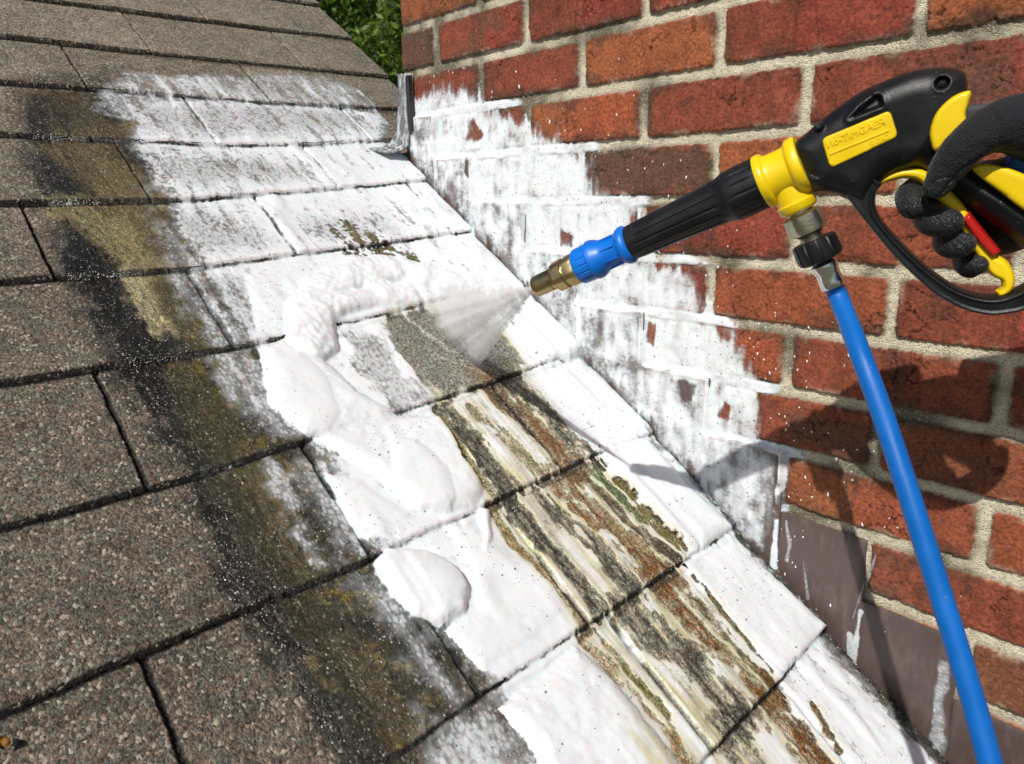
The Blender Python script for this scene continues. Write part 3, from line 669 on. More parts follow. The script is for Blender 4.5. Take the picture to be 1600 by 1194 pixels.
dome(Q((820, 600), (905, 560), (1015, 670), (955, 705), (880, 640)), 0.0045, 0.018, 0.3)
dome(Q((380, 430), (480, 420), (560, 395), (480, 470), (470, 520), (400, 530)), 0.0035, 0.02)
dome(Q((640, 240), (680, 285), (740, 355), (835, 465), (790, 470), (700, 400), (640, 330), (560, 260)), 0.0030, 0.02, 0.3)
dome(Q((870, 760), (935, 800), (960, 880), (930, 900), (880, 830)), 0.004, 0.012, 0.4)
# the ridge pushed up by the jet
for pts, hw_, hh in [([(484, 540), (484, 500), (505, 460), (560, 428), (620, 428), (700, 450), (780, 462), (830, 465)], 0.034, 0.0125), ([(560, 440), (600, 465), (680, 470)], 0.025, 0.010), ([(495, 500), (530, 480), (600, 470)], 0.022, 0.011)]:
    dd, tt = pline(Q(*pts), s, y, 0.1); q = np.clip(1 - dd / (hw_ * (1 + 0.35 * n1)), 0, 1)
    prof = np.sqrt(1 - (1 - q) ** 2) * (1 - 0.55 * ss(0.55, 1.0, tt))
    T = np.maximum(T, hh * prof * (1 + 0.42 * fbm(s, y, 34, 161, 3) + 0.14 * n4 + 0.35 * n1)); cover = np.maximum(cover, ss(0.02, 0.25, prof) * (1 - clean_m * 0.9))
T *= 1 - np.clip(lanes * 1.1, 0, 1) * 0.85
cover *= 1 - np.clip(lanes * 1.5, 0, 1) * 0.9
# course lines stay as dark dents where the foam is thin
thinf = ss(0.0065, 0.002, T)
mar = ss(0.04, 0.42, fbm(s, y, 12, 181, 5, 0.6, fy=62) + 0.45 * n2 + 0.2 * n1)
wr2 = np.clip(0.55 + 0.45 * ss(-0.22, -0.10, y) + 0.3 * ss(-1.0, -1.3, s), 0, 1)
cover *= 1 - 0.34 * mar * thinf * wr2
frothy = ss(0.10, 0.40, fbm(s, y, 20, 187, 4)) * thinf
cover *= 1 - 0.30 * frothy * ss(-0.1, 0.35, n4)
T += 0.0022 * cover * thinf * ss(0.0, 0.6, fbm(s, y, 8, 191, 2, fy=20))
linem = ss(0.0045, 0.0015, np.minimum(fu, 0.02) + 0.0018 * n4) * (0.55 + 1.6 * fbm(s, y, 26, 131, 3))
left = ss(-0.30, -0.48, y)
cover *= 1 - np.clip(linem, 0, 1) * thinf * (0.75 + 0.25 * left)
cover *= 1 - gr * 0.55 * thinf * ss(-0.1, 0.25, n1 + 0.1)
cover = cover * (1 - gapx[sl_] * ss(-1.12, -0.98, s + 0.05 * n1) * 0.95)
sm = blur(blur(bh, 4, 0), 3, 1); k = ss(0.001, 0.008, T)
bsm = blur(blur(blur(bh, 12, 0), 12, 0), 6, 1)
zf = np.maximum(bh * (1 - k) + (sm * (1 - k) + (bsm + 0.0042) * k) * k, bh - 0.0005) + 0.0004 + T
zf = np.where(T > 0.002, np.maximum(zf, bh + 0.0006), zf)
# drag foam surface smooth
zf = blur(blur(zf, 1, 0), 1, 1)
holes = np.clip(0.24 + 1.5 * fbm(s, y, 14, 141, 4) + 0.35 * thinf * ss(0.95, 0.6, cover) + 0.4 * frothy, 0.02, 0.98) * (1 - 0.75 * ss(0.006, 0.010, T))
tint = np.zeros(s.shape + (3,)); tint[:] = (0.755, 0.785, 0.81)
dirty = np.clip(ss(0.01, 0.5, blur(blur(np.clip(lanes, 0, 1), 7, 0), 7, 1)) * 0.8 + rinse_m * 0.5 * (0.6 + 1.5 * n3), 0, 0.8)
tint = tint * (1 - dirty[..., None]) + np.array((0.62, 0.59, 0.43)) * dirty[..., None]
run = ss(0.25, 0.6, fbm(s, y, 8, 151, 4, fy=75) + 0.3 * ss(0.02, 0.3, dirty)) * rinse_m
tint = tint * (1 - 0.45 * run[..., None]) + np.array((0.40, 0.36, 0.12)) * 0.6 * run[..., None]
keep = np.maximum(np.maximum(cover[:-1, :-1], cover[1:, :-1]), np.maximum(cover[:-1, 1:], cover[1:, 1:])) > 0.06
me = grid_mesh('roof_foam', np.stack([s, y, zf], -1), keep, {'Mask': np.stack([cover, holes, np.clip(0.12 + 0.35 * dirty + 0.3 * rinse_m + 0.5 * ss(0.9, 0.6, cover), 0, 0.8)], -1), 'Tint': tint})
rf = link('roof_foam', me, M['foam']); rf.matrix_world = ROOF_M
tag(rf, 'thick white soap foam spread over the roof shingles', 'foam', kind='stuff')
del S, Y, col, P, d_low, frac_up, f_

# ------------------------------------------------------------------ BRICK CHIMNEY
XL, XR = -1.238, 0.62
chim = empty('brick_chimney', 'red brick chimney wall with pale mortar joints, foam over its lower left', 'chimney', Matrix.Translation((0, 0, 0)))
X_ = spaced(XL, XR, 0, [(XL + 0.0, -0.10, 0.0014)]); X_ = X_[X_ >= XL]
Z_ = spaced(-1.7, 1.6, 0, [(-0.53, 0.50, 0.0014)])
X, Z = np.meshgrid(X_, Z_, indexing='ij')
w1 = 0.0012 * fbm(X, Z, 9, 201, 3); w2 = 0.0013 * fbm(X, Z, 110, 205, 4) + 0.0008 * fbm(X, Z, 320, 207, 2)
BEDFIX = {1: -0.001, 2: -0.009, 7: 0.003, 8: 0.002, 9: 0.002, 10: -0.004, 11: -0.002, 12: -0.006}
kz = (BED0 - Z) / CH
kz = kz + 0.0
cb = np.floor(kz)                               # course between bed cb and cb+1
zf_ = (kz - cb) * CH                            # depth below the upper bed
dz = np.minimum(zf_, CH - zf_) + w1
offx = np.where(cb.astype(int) % 2 == 1, -0.2230, -0.3375)
offx = offx + 0.0035 * (hash2(cb + 9, cb + 2, 5) - 0.5)
tx = (X - offx) / 0.2262; bi = np.floor(tx); fx = tx - np.round(tx); dx = np.abs(fx) * 0.2262 + w1 * 0.8
# the header at the chimney corner
corner = (cb.astype(int) % 2 == 1) & (X < -1.128)
dxc = np.abs(X + 1.1365) + w1; dx = np.where((cb.astype(int) % 2 == 1), np.minimum(np.where(X < -1.2, 9, dx), dxc), dx); bi = np.where(corner, bi - 31, bi)
rb = [hash2(cb + 40, bi + 60, s_) for s_ in (1, 2, 3, 4, 5)]
mj = 0.0066 + 0.0014 * (rb[3] - 0.5)
de = np.minimum(dz, dx) - mj                    # >0 inside a brick
# rounded brick corners
cx_ = np.maximum(0.006 - (dx - mj), 0); cz_ = np.maximum(0.006 - (dz - mj), 0)
de = np.where((cx_ > 0) & (cz_ > 0), 0.006 - np.hypot(cx_, cz_), de) + w2 * 1.7
brick = ss(-0.0008, 0.0012, de)
hb = 0.0050 * np.sqrt(np.clip(1 - (1 - np.clip(de / 0.0035, 0, 1)) ** 2, 0, 1))
tiltx = (rb[0] - 0.5) * 0.004 * (fx) * 2 + (rb[1] - 0.5) * 0.0014 + (rb[2] - 0.5) * 0.0016 * (zf_ / CH - 0.5)
rough_b = 0.0016 * fbm(X, Z, 45, 211, 6, 0.65) + 0.0007 * fbm(X, Z, 300, 213, 2)
crk = np.abs(fbm(X, Z, 30, 217, 4, fy=22)); crack = ss(0.030, 0.004, crk) * ss(0.05, 0.3, fbm(X, Z, 11, 219, 3))
vline = ss(0.0028, 0.0006, np.abs((X - offx) - (bi + 0.35 + 0.3 * rb[4]) * 0.2262 + 0.004 * fbm(X, Z, 25, 223, 3))) * (rb[2] > 0.45) * 0.8
hb += brick * (tiltx + rough_b - 0.0024 * crack - 0.0012 * vline)
hm = 0.0008 * fbm(X, Z, 200, 227, 3) + 0.0012 * fbm(X, Z, 40, 229, 3) + 0.0016 * ss(0.0, 0.008, zf_)*0 
hw = np.where(brick > 0, hb * 1.0, 0) + hm * (1 - brick)
spall = ss(0.24, 0.36, fbm(X, Z, 16, 233, 3)) * brick * ss(0.012, 0.0, de); hw -= spall * 0.0028
# colours
pal = np.array([(0.29, 0.078, 0.034), (0.24, 0.060, 0.032), (0.32, 0.098, 0.038), (0.23, 0.058, 0.032), (0.28, 0.090, 0.038), (0.26, 0.068, 0.034)])
cw = pal[(rb[0] * 5.999).astype(int)]
tone = fbm(X, Z, 7, 241, 4); t2 = fbm(X, Z, 40, 243, 4); t3 = fbm(X, Z, 30, 245, 3, fy=9)
half = ss(-0.01, 0.01, (fx if True else 0) - 0.1 * (rb[3] - 0.5))
cw = cw * (1 + 0.34 * t2[..., None] + 0.28 * t3[..., None] + 0.25 * tone[..., None])
hp = ((np.abs(tx - bi - 0.5) < 0.5) & (tx - bi > 0.35 + 0.3 * rb[4]) & (rb[2] > 0.45))[..., None]
cw = np.where(hp, cw * (1.05, 0.86, 0.95), cw)
brn = ss(0.20, 0.55, tone + 0.35 * (rb[1] - 0.5) + 0.3 * t2) * 0.65 + ss(0.9, 0.97, rb[1]) * 0.5
def bmask(poly, soft=0.01):
    return ss(soft, -soft, psdf(W(*poly), X, Z, 0.05) + 0.008 * t2)
brn = np.maximum(brn, bmask([(918, 228), (1112, 228), (1112, 300), (1015, 305), (918, 300)]) * 0.88)
brn = np.maximum(brn, bmask([(1030, 228), (1112, 225), (1112, 300), (1040, 300)]) * 0.5)
brn = np.maximum(brn, bmask([(630, 48), (680, 46), (680, 108), (632, 112)]) * 0.85)
brn = np.maximum(brn, bmask([(1235, 640), (1350, 660), (1350, 712), (1230, 690)]) * 0.65)
brn = np.maximum(brn, bmask([(1400, 90), (1590, 70), (1600, 190), (1500, 180)], 0.02) * 0.7)
brn = np.maximum(brn, bmask([(1380, 670), (1590, 700), (1590, 770), (1440, 760)], 0.02) * 0.45)
brn = np.clip(brn, 0, 0.92)[..., None]
cw = cw * (1 - brn) + np.array((0.105, 0.062, 0.040)) * brn
cw = cw * (1 - crack[..., None] * 0.65) * (1 - vline[..., None] * 0.3)
pale = ss(0.35, 0.75, fbm(X, Z, 60, 251, 4))[..., None] * 0.35
cw = cw * (1 - pale) + np.array((0.40, 0.16, 0.075)) * pale
smear = (ss(0.009, 0.001, de) * ss(0.05, 0.35, fbm(X, Z, 35, 255, 4)) * 0.6)[..., None]; cw = cw * (1 - smear) + np.array((0.42, 0.33, 0.24)) * smear
soot = (ss(0.10, 0.50, fbm(X, Z, 13, 253, 5, 0.6) + 0.25 * ss(0.02, 0.0, de)) * 0.6)[..., None]; cw = cw * (1 - soot) + np.array((0.055, 0.032, 0.022)) * soot
cm = np.zeros(X.shape + (3,)); cm[:] = (0.70, 0.63, 0.47); cm *= (1 + 0.3 * t2[..., None])
algae = ss(0.05, 0.5, fbm(X, Z, 10, 261, 4) + 0.35 * ss(-0.55, -0.95, X) + 0.3 * ss(-0.1, -0.35, Z)*ss(-0.2,-0.4,X)) * 0.85
algae = np.maximum(algae, bmask([(1120, 250), (1000, 230), (820, 240), (820, 255), (1000, 245), (1110, 300)], 0.008) * 0.9)
al = algae[..., None]; cm = cm * (1 - al) + np.array((0.075, 0.072, 0.035)) * al
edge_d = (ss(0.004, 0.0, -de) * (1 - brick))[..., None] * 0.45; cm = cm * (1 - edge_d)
dirtb = (algae * ss(0.016, 0.0, de) * 0.6)[..., None]; cw = cw * (1 - dirtb) + np.array((0.05, 0.045, 0.025)) * dirtb
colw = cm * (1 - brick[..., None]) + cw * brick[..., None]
WF = W((636, 150), (690, 128), (735, 128), (765, 160), (805, 172), (850, 198), (895, 222), (930, 245), (945, 290), (1010, 306), (1005, 350), (985, 390), (1060, 402), (1105, 440), (1110, 485), (1150, 505), (1165, 545),
       (1195, 590), (1205, 640), (1210, 690), (1250, 712), (1230, 750), (1222, 815), (1215, 884), (1150, 830), (1019, 672), (914, 560), (837, 470), (640, 245))
wetb = ss(0.012, -0.008, psdf(WF, X, Z, 0.08) + 0.012 * t2 + 0.01 * tone); colw = colw * (1 - 0.15 * wetb[..., None])
# ragged corner: recess the joints at the left edge
hw2 = hw.copy()
Px = X.copy(); nearc = ss(0.012, 0.0, X - XL); Px = X + nearc * (0.0045 - hw * 0.7) + 0
Pw = np.stack([Px, -hw2, Z], -1)
me = grid_mesh('chimney_face', Pw, None, {'Col': colw, 'Mask': np.stack([1 - brick, algae, wetb], -1)}, flip=False)
link('brickwork', me, M['brick'], chim)
# left return of the chimney, coarse courses of the same brick, and the closed core behind the faces
Yr = np.arange(0.0, 0.62, 0.004); Zr = Z_[::3]; YY, ZZ = np.meshgrid(Yr, Zr, indexing='ij')
kk = (BED0 - ZZ) / CH; cc = np.floor(kk); q1 = np.minimum(kk - cc, 1 - kk + cc) * CH
tt = (YY + np.where(cc.astype(int) % 2 == 1, 0.01, 0.12)) / 0.2262; q2 = np.abs(tt - np.round(tt)) * 0.2262
br2 = ss(0.004, 0.006, np.minimum(q1, q2)); c2 = pal[(hash2(cc + 40, np.floor(tt) + 9, 8) * 5.99).astype(int)]
c2 = c2 * br2[..., None] + np.array((0.36, 0.33, 0.26)) * (1 - br2[..., None])
me = grid_mesh('chimney_return', np.stack([XL + 0.0045 - 0.0045 * br2, YY, ZZ], -1), None, {'Col': c2, 'Mask': np.stack([1 - br2, 0 * br2, 0 * br2], -1)}, flip=True)
link('brickwork_return', me, M['brick'], chim)
bm = bmesh.new(); bm_box(bm, ((XL + XR) / 2 + 0.006, 0.315, -0.05), (XR - XL - 0.004, 0.60, 3.28)); link('core', bm_mesh('core', bm), M['lead'], chim, False)

def mat_foamy():
    t = NT('sheet_metal_with_foam'); v = t.obj((1, 1, 0.35)); n = t.noise(v, 110, 5, 0.6); f = t.mapr(n, 0.45, 0.65, 0, 0.6)
    c = t.mix(f, (0.13, 0.135, 0.14), (0.72, 0.75, 0.78)); return t.done(t.bsdf(c, 0.65, 0, t.bump(n, 0.3, 0.001), 0.3))
# step flashings: one to a course, each with its upper edge tucked in a bed joint
def roof_z(x): return ZR - math.tan(TH) * x
FL = []
for k, (xa, xb) in {3: (-1.228, -1.137), 4: (-1.142, -1.035), 5: (-1.040, -0.905), 6: (-0.912, -0.785), 7: (-0.790, -0.664), 8: (-0.668, -0.552), 9: (-0.556, -0.442), 10: (-0.446, -0.332), 11: (-0.336, -0.226), 12: (-0.230, -0.118), 13: (-0.122, -0.01), 14: (-0.014, 0.1)}.items():
    zt = BED0 - CH * k - 0.001
    if k == 10: zt -= 0.002
    if k >= 11: zt -= 0.004
    FL.append((k, xa, xb, zt))
    th = 0.0090 + 0.0006 * (k % 2)
    bm = bmesh.new(); nx, nz = 14, 14; vv = []
    for i in range(nx + 1):
        x = xa + (xb - xa) * i / nx; col_ = []
        zb = roof_z(x) - 0.012
        for j in range(nz + 1):
            z = zt + (zb - zt) * j / nz
            wv_ = 0.0011 * math.sin(i * 0.7 + k * 2.1) * math.sin(j * 0.5 + k)
            col_.append(bm.verts.new((x + (0.0012 * math.sin(j * .9 + k) if i in (0, nx) else 0), -th - wv_ - 0.0014 * (i / nx), z)))
        vv.append(col_)
    for i in range(nx):
        for j in range(nz): bm.faces.new((vv[i][j], vv[i + 1][j], vv[i + 1][j + 1], vv[i][j + 1]))
    bmesh.ops.recalc_face_normals(bm, faces=bm.faces)
    if bm.faces[:][0].normal.y > 0: bmesh.ops.reverse_faces(bm, faces=bm.faces[:])
    r = bmesh.ops.solidify(bm, geom=bm.faces[:], thickness=0.0016)
    # the bent foot lying on the roof
    o = link('step_flashing', bm_mesh('flashing', bm), M['flash'], chim)
    o.modifiers.new('bevel', 'BEVEL').width = 0.0004
def flash_h(x, z):
    out = np.zeros(x.shape)
    for k, xa, xb, zt in FL:
        out = np.where((x > xa) & (x < xb) & (z < zt), 0.0105 + 0.0006 * (k % 2) + 0.0014 * (x - xa) / (xb - xa), out)
    return out
# corner flashing at the top of the run: upright leg round the corner, then a lip curling out on to the roof
bm = bmesh.new()
def sheet(rows, th=0.0022):
    g = [[bm.verts.new(p) for p in r] for r in rows]; fs = []
    for a, b in zip(g, g[1:]):
        for i in range(len(a) - 1): fs.append(bm.faces.new((a[i], a[i + 1], b[i + 1], b[i])))
    bmesh.ops.recalc_face_normals(bm, faces=fs); bmesh.ops.solidify(bm, geom=fs, thickness=th)
rows = []
def on_roof(s_, y_, h_): v = ROOF_M @ Vector((s_, y_, h_)); return (v.x, v.y, v.z)
top = Vector(pd(638, 116, 1.36)); 
def pw(px, py, off): d = ray(px, py); t = (-off - CAM_O[1]) / d[1]; return Vector(CAM_O + d * t)
for (pa, pb, offa, offb) in [((621, 116), (644, 114), .004, .010), ((622, 150), (644, 145), .006, .012), ((621, 180), (643, 180), .010, .013), ((618, 205), (641, 207), .016, .014), ((610, 222), (638, 226), .030, .018), ((596, 230), (628, 235), .050, .035), ((572, 231), (604, 239), .078, .064)]:
    A = pw(*pa, offa); B = pw(*pb, offb); rows.append([A.lerp(B, i / 6) + Vector((0, -0.0015 * math.sin(i / 6 * math.pi), 0)) for i in range(7)])
rows = [list(x) for x in rows]
sheet(rows)
o = link('corner_flashing', bm_mesh('corner_flashing', bm), mat_foamy(), chim)
tag(o, 'grey sheet metal corner flashing curling out on to the shingles')
bm = bmesh.new(); a = pw(641, 118, .014); b = pw(640, 205, .016)
bm_box(bm, (a + b) / 2, (0.010, 0.007, (a - b).length)); link('corner_strip', bm_mesh('strip', bm), mat_simple('black_strip', (0.02, 0.02, 0.022), 0.5), chim, False)

# ------------------------------------------------------------------ WALL FOAM
gx_ = np.where((X_ > -1.236) & (X_ < -0.12))[0]; gz_ = np.where((Z_ > -0.52) & (Z_ < 0.33))[0]
sl2 = (slice(gx_[0], gx_[-1]), slice(gz_[0], gz_[-1]))
x, z = X[sl2], Z[sl2]; hb_ = np.maximum(hw[sl2], flash_h(x, z)); br_ = brick[sl2]; zz_ = zf_[sl2]; isfl = flash_h(x, z) > 0
v1 = fbm(x, z, 60, 301, 4, fy=14); v2 = fbm(x, z, 40, 305, 4); v3 = fbm(x, z, 12, 309, 3); v4 = fbm(x, z, 140, 311, 3, fy=60)
dw = psdf(WF, x, z, 0.1) + 0.026 * v1 + 0.012 * v2 + 0.006 * v4
cw_ = ss(0.006, -0.030, dw)
cw_ *= 0.92 + 0.38 * v3 + 0.34 * v1 + 0.45 * v2
cw_ = np.where(isfl, cw_ * (0.80 + 0.5 * fbm(x, z, 26, 341, 4)), cw_)
inw = ss(0.010, -0.008, dw)
joint = ss(0.35, 0.05, br_) * inw * (~isfl)
bedj = ss(0.0085, 0.0045, np.minimum(zz_, CH - zz_) + 0.0018 * v2) * inw * ss(0.13, 0.0, dw * 0 + 0)
bedj = ss(0.0085, 0.0045, np.minimum(zz_, CH - zz_) + 0.002 * v2) * ss(0.022, 0.006, psdf(WF, x, z, 0.1) + 0.018 * fbm(x, z, 20, 331, 2)) * (~isfl)
for k, xa, xb, zt in FL:      # foam sitting on the upper and side edges of each flashing
    e1 = ss(0.008, 0.003, np.abs(z - zt - 0.003) + 0.002 * v2) * (x > xa - 0.003) * (x < xb + 0.004)
    e2 = ss(0.008, 0.003, np.abs(x - xb) + 0.003 * v2) * (z < zt + 0.004)
    bedj = np.maximum(bedj, np.maximum(e1, e2 * 0.8) * inw)
bedj = bedj * np.clip(0.75 + 1.3 * fbm(x, z, 17, 351, 3), 0.1, 1); cw_ = np.maximum(cw_, joint * 0.85); cw_ = np.maximum(cw_, np.clip(bedj * 1.2, 0, 1))
reds = [[(738, 180), (760, 210), (752, 222), (735, 218)], [(882, 360), (900, 366), (898, 384), (880, 382)], [(735, 250), (742, 252), (740, 275), (734, 272)], [(1016, 505), (1030, 505), (1026, 540), (1014, 535)], [(1135, 625), (1150, 630), (1145, 655), (1125, 650)], [(1095, 412), (1108, 420), (1108, 460), (1098, 450)], [(1065, 590), (1100, 597), (1090, 625), (1075, 622)], [(940, 240), (1010, 240), (1010, 280), (950, 272)]]
for r_ in reds: cw_ *= 1 - 0.75 * ss(0.004, -0.004, psdf(W(*r_), x, z, 0.04) + 0.006 * v1 + 0.004 * v4)
# runs on the lower, clear flashings
for (pts, wd, lv) in [([(1236, 812), (1240, 850), (1236, 870)], 0.0035, 0.55), ([(1262, 870), (1266, 900), (1270, 930)], 0.0022, 0.5), ([(1352, 950), (1345, 1000), (1338, 1040)], 0.0050, 0.72), ([(1482, 1030), (1474, 1090), (1470, 1190)], 0.007, 0.55), ([(1335, 985), (1340, 1030)], 0.004, 0.7), ([(1222, 810), (1218, 880)], 0.005, 0.9), ([(1340, 960), (1372, 865)], 0.0016, 0.5)]:
    dd, _ = pline(W(*pts), x, z, 0.05); cw_ = np.maximum(cw_, lv * ss(1.3, 0.5, dd / wd + 1.2 * v1 + 0.5 * v2))
cw_ = np.where(z < roof_z(x) - 0.004, 0, cw_)
Tw = 0.0004 + cw_ * 0.0008 + np.clip(v1 + 0.3 * v2, 0, 1) * 0.0022 * inw + bedj * 0.0034 * (1 + 0.9 * v2 + 0.9 * v3) + joint * 0.002
# extra drips
Tw += inw * ss(0.25, 0.6, v1) * 0.002 * isfl
hb_s = blur(blur(hb_, 2, 0), 2, 1); zw = np.maximum(hb_s * 0.6 + hb_ * 0.4, hb_ * 0.98) + Tw; zw = blur(blur(zw, 1, 0), 1, 1)
zw = np.maximum(zw, hb_ + 0.0003)
hol = np.clip(0.55 + 0.7 * v3 + 0.4 * v2, 0.05, 0.95) * (1 - 0.6 * np.clip(bedj, 0, 1))
tw = np.zeros(x.shape + (3,)); tw[:] = (0.77, 0.80, 0.825)
tw *= (1 - 0.15 * ss(0.0, 0.5, -v1) * isfl)[..., None]
keep = np.maximum(np.maximum(cw_[:-1, :-1], cw_[1:, :-1]), np.maximum(cw_[:-1, 1:], cw_[1:, 1:])) > 0.16
me = grid_mesh('wall_foam', np.stack([x, -zw, z], -1), keep, {'Mask': np.stack([np.clip(cw_, 0, 1), hol, 0 * cw_ + 0.75], -1), 'Tint': tw})
tag(link('wall_foam', me, M['foam']), 'thin white soap foam running down the brick chimney face', 'foam', kind='stuff')
# flecks of foam splashed on brick and flashing
rng = np.random.RandomState(5); bm = bmesh.new(); n = 0
WFd = WF
while n < 170:
    px_, py_ = rng.uniform(640, 1590), rng.uniform(60, 1190)
    X0, Z0 = wp(px_, py_); dd = sdf(WFd, np.array([X0]), np.array([Z0]))[0]
    if dd < 0 or Z0 < roof_z(X0) + 0.01: continue
    if rng.rand() > math.exp(-dd / 0.035) * 1.6 + 0.02: continue
    ix = min(np.searchsorted(X_, X0), len(X_) - 1); iz = min(np.searchsorted(Z_, Z0), len(Z_) - 1)
    hh = max(hw[ix, iz], flash_h(np.array([X0]), np.array([Z0]))[0]); r0 = rng.uniform(0.0005, 0.0013) * (1.4 if rng.rand() < 0.1 else 1)
    r = bmesh.ops.create_icosphere(bm, subdivisions=1, radius=1.0)
    bmesh.ops.transform(bm, matrix=Matrix.Translation((X0, -hh - 0.0002, Z0)) @ Matrix.Rotation(rng.uniform(-0.7, 0.5), 4, 'Y') @ Matrix.Diagonal((r0, r0 * 0.5, r0 * rng.uniform(1.0, 2.6), 1)), verts=r['verts']); n += 1
tag(link('foam_flecks', bm_mesh('foam_flecks', bm), mat_simple('foam_fleck', (0.78, 0.79, 0.78), 0.4)), 'scattered white foam flecks splashed across bricks and brown flashings', 'foam flecks', kind='stuff')

# ------------------------------------------------------------------ PRESSURE WASHER GUN
DN, DH = 0.68, 0.50
def axy(px): return 447 - 0.4625 * (px - 840)
N0 = pd(840, axy(840), DN); B0 = pd(1490, axy(1490), DH)
ga = (B0 - N0) / np.linalg.norm(B0 - N0)            # from nozzle to the back of the body
view = (CAM_O - (N0 + B0) / 2); gw = view - ga * np.dot(view, ga); gw /= np.linalg.norm(gw)   # towards the viewer
gv = np.cross(gw, ga)                               # up
GM = Matrix(((ga[0], gv[0], gw[0], N0[0]), (ga[1], gv[1], gw[1], N0[1]), (ga[2], gv[2], gw[2], N0[2]), (0, 0, 0, 1)))
def gp(px, py, w=0.0):                              # a pixel carried to the gun's own plane, lifted w towards the viewer
    d = ray(px, py); o = N0 + gw * w; t = np.dot(o - CAM_O, gw) / np.dot(d, gw); q = CAM_O + d * t - N0
    return np.array([np.dot(q, ga), np.dot(q, gv)])
def gdepth(px, py): 
    d = ray(px, py); return np.dot(N0 - CAM_O, gw) / np.dot(d, gw)
def gpoly(pts, w=0.0): return np.array([gp(*p, w) for p in pts])
gun = empty('pressure_washer_gun', 'black and yellow pressure washer gun with blue lance and brass nozzle, in a glove', 'spray gun', GM)
def gl(px): return gp(px, axy(px))[0]
def gr_(px, hw): return hw / F_PX * gdepth(px, axy(px))
def glathe(name, prof, mat, seg=48, facets=None, ribs=None, bev=None):
    bm = lathe([(gl(p), gr_(p, h_)) for p, h_ in prof], (0, 0, 0), (1, 0, 0), seg, facets, ribs)
    o = link(name, bm_mesh(name, bm), mat, gun)
    e = o.modifiers.new('split', 'EDGE_SPLIT'); e.split_angle = R_(38)
    return o
glathe('nozzle_tip', [(838, 10), (836.5, 14.5), (838, 16), (842, 16.6), (852, 17), (862, 17), (862.5, 15.5), (864, 15.5), (864.5, 17.5), (870, 18)], M['brass'])
hexn = glathe('nozzle_nut', [(867, 16), (869, 21), (871, 23.5), (884, 24), (885.5, 21), (888, 20.5), (889, 22), (890, 24.5), (904, 25), (906, 24), (908, 20)], M['brass'], 72, {1: 6, 2: 6, 3: 6, 6: 6, 7: 6, 8: 6, 9: 6})
def ribs_blue(i, t):
    return 1 - (0.045 if (i in (3, 4, 5) and (t * 8 / math.pi) % 1.0 < 0.14) else 0)
glathe('lance_socket', [(903, 20), (904, 26), (905, 27.5), (907, 28.5), (918, 29), (926, 29.3), (928, 31.5), (932, 31.5), (938, 29), (943, 25.5), (950, 24.8), (968, 23), (971, 24.5), (973, 28.5), (977, 30.5), (981, 30.5), (984, 28.5), (987, 24)], M['blue'], 96, None, ribs_blue)
# raised ribs on the blue neck
bm = bmesh.new()
for k in range(8):
    t = k * math.pi / 4 + 0.35; r0 = gr_(955, 24.8)
    for p in (gl(958),):
        bm_box(bm, (p, math.sin(t) * r0, math.cos(t) * r0), (gl(968) - gl(948), 0.0016, 0.0012), Matrix.Rotation(-t, 3, 'X'))
link('socket_ribs', bm_mesh('ribs', bm), M['blue'], gun, False)
def ribs_blk(i, t):
    return 1 - (0.055 if (i in range(3, 9) and (t * 7 / math.pi) % 1.0 < 0.16) else 0)
glathe('lance_grip', [(984, 22), (985, 25.5), (988, 27), (1000, 28.0), (1004, 28.3), (1040, 30), (1080, 32.2), (1118, 34.6), (1124, 35), (1130, 35.6), (1136, 37.5), (1142, 39.5)], M['black_rubber'], 112, None, ribs_blk)
glathe('grip_collar', [(1138, 36), (1140, 39), (1143, 40), (1160, 40.6), (1178, 41), (1190, 41.5), (1194, 41), (1196, 38)], M['black_rubber'], 112, None, lambda i, t: 1 - (0.06 if (i in (3, 4) and (t * 7 / math.pi) % 1.0 > 0.8) else 0))
glathe('yellow_collar', [(1189, 38), (1190, 41.5), (1192, 42.5), (1199, 42.5), (1202, 41), (1204, 37), (1210, 36), (1230, 36.2), (1236, 37.5), (1240, 42.5), (1243, 44.5), (1253, 45), (1256, 43)], M['yellow'], 64)
# the tee and the hose coupling below it
t0 = gp(1229, 283); t1 = gp(1303, 449); td = (t1 - t0); tl = np.linalg.norm(td); td /= tl; tpx = math.hypot(1303 - 1229, 449 - 283)
def tlathe(name, prof, mat, parent, seg=48, facets=None, ribs=None):
    k = tl / tpx
    bm = lathe([(u * k, r * k) for u, r in prof], (t0[0], t0[1], 0), (td[0], td[1], 0), seg, facets, ribs)
    o = link(name, bm_mesh(name, bm), mat, parent); e = o.modifiers.new('split', 'EDGE_SPLIT'); e.split_angle = R_(38); return o
tlathe('yellow_tee', [(0, 26), (10, 27), (34, 27), (36, 30), (46, 28.5), (50, 25.5), (51, 22)], M['yellow'], gun, 56)
tlathe('swivel_nut', [(48, 20), (54, 21), (55, 25), (58, 29), (80, 30), (86, 27.5), (88, 21), (92, 18), (96, 17.5), (101, 17)], M['nickel'], gun, 72, {2: 6, 3: 6, 4: 6})
HOSE = empty('high_pressure_hose', 'bright blue rubber hose hanging from the spray gun past the brown flashing', 'hose', GM)
tlathe('coupling_ring', [(99, 24), (100, 31), (103, 34), (126, 35), (132, 33.5), (135, 29), (136, 20)], M['black'], HOSE, 120, None, lambda i, t: 1 - (0.05 if (i in (2, 3, 4) and (t * 6 / math.pi) % 1.0 < 0.14) else 0))
tlathe('ferrule', [(134, 15), (138, 16), (142, 20), (148, 20.5), (156, 17.5), (170, 18.2), (178, 18.8), (181, 17.5)], M['chrome'], HOSE, 48, {2: 8, 3: 8})
GI = np.array(GM.inverted())
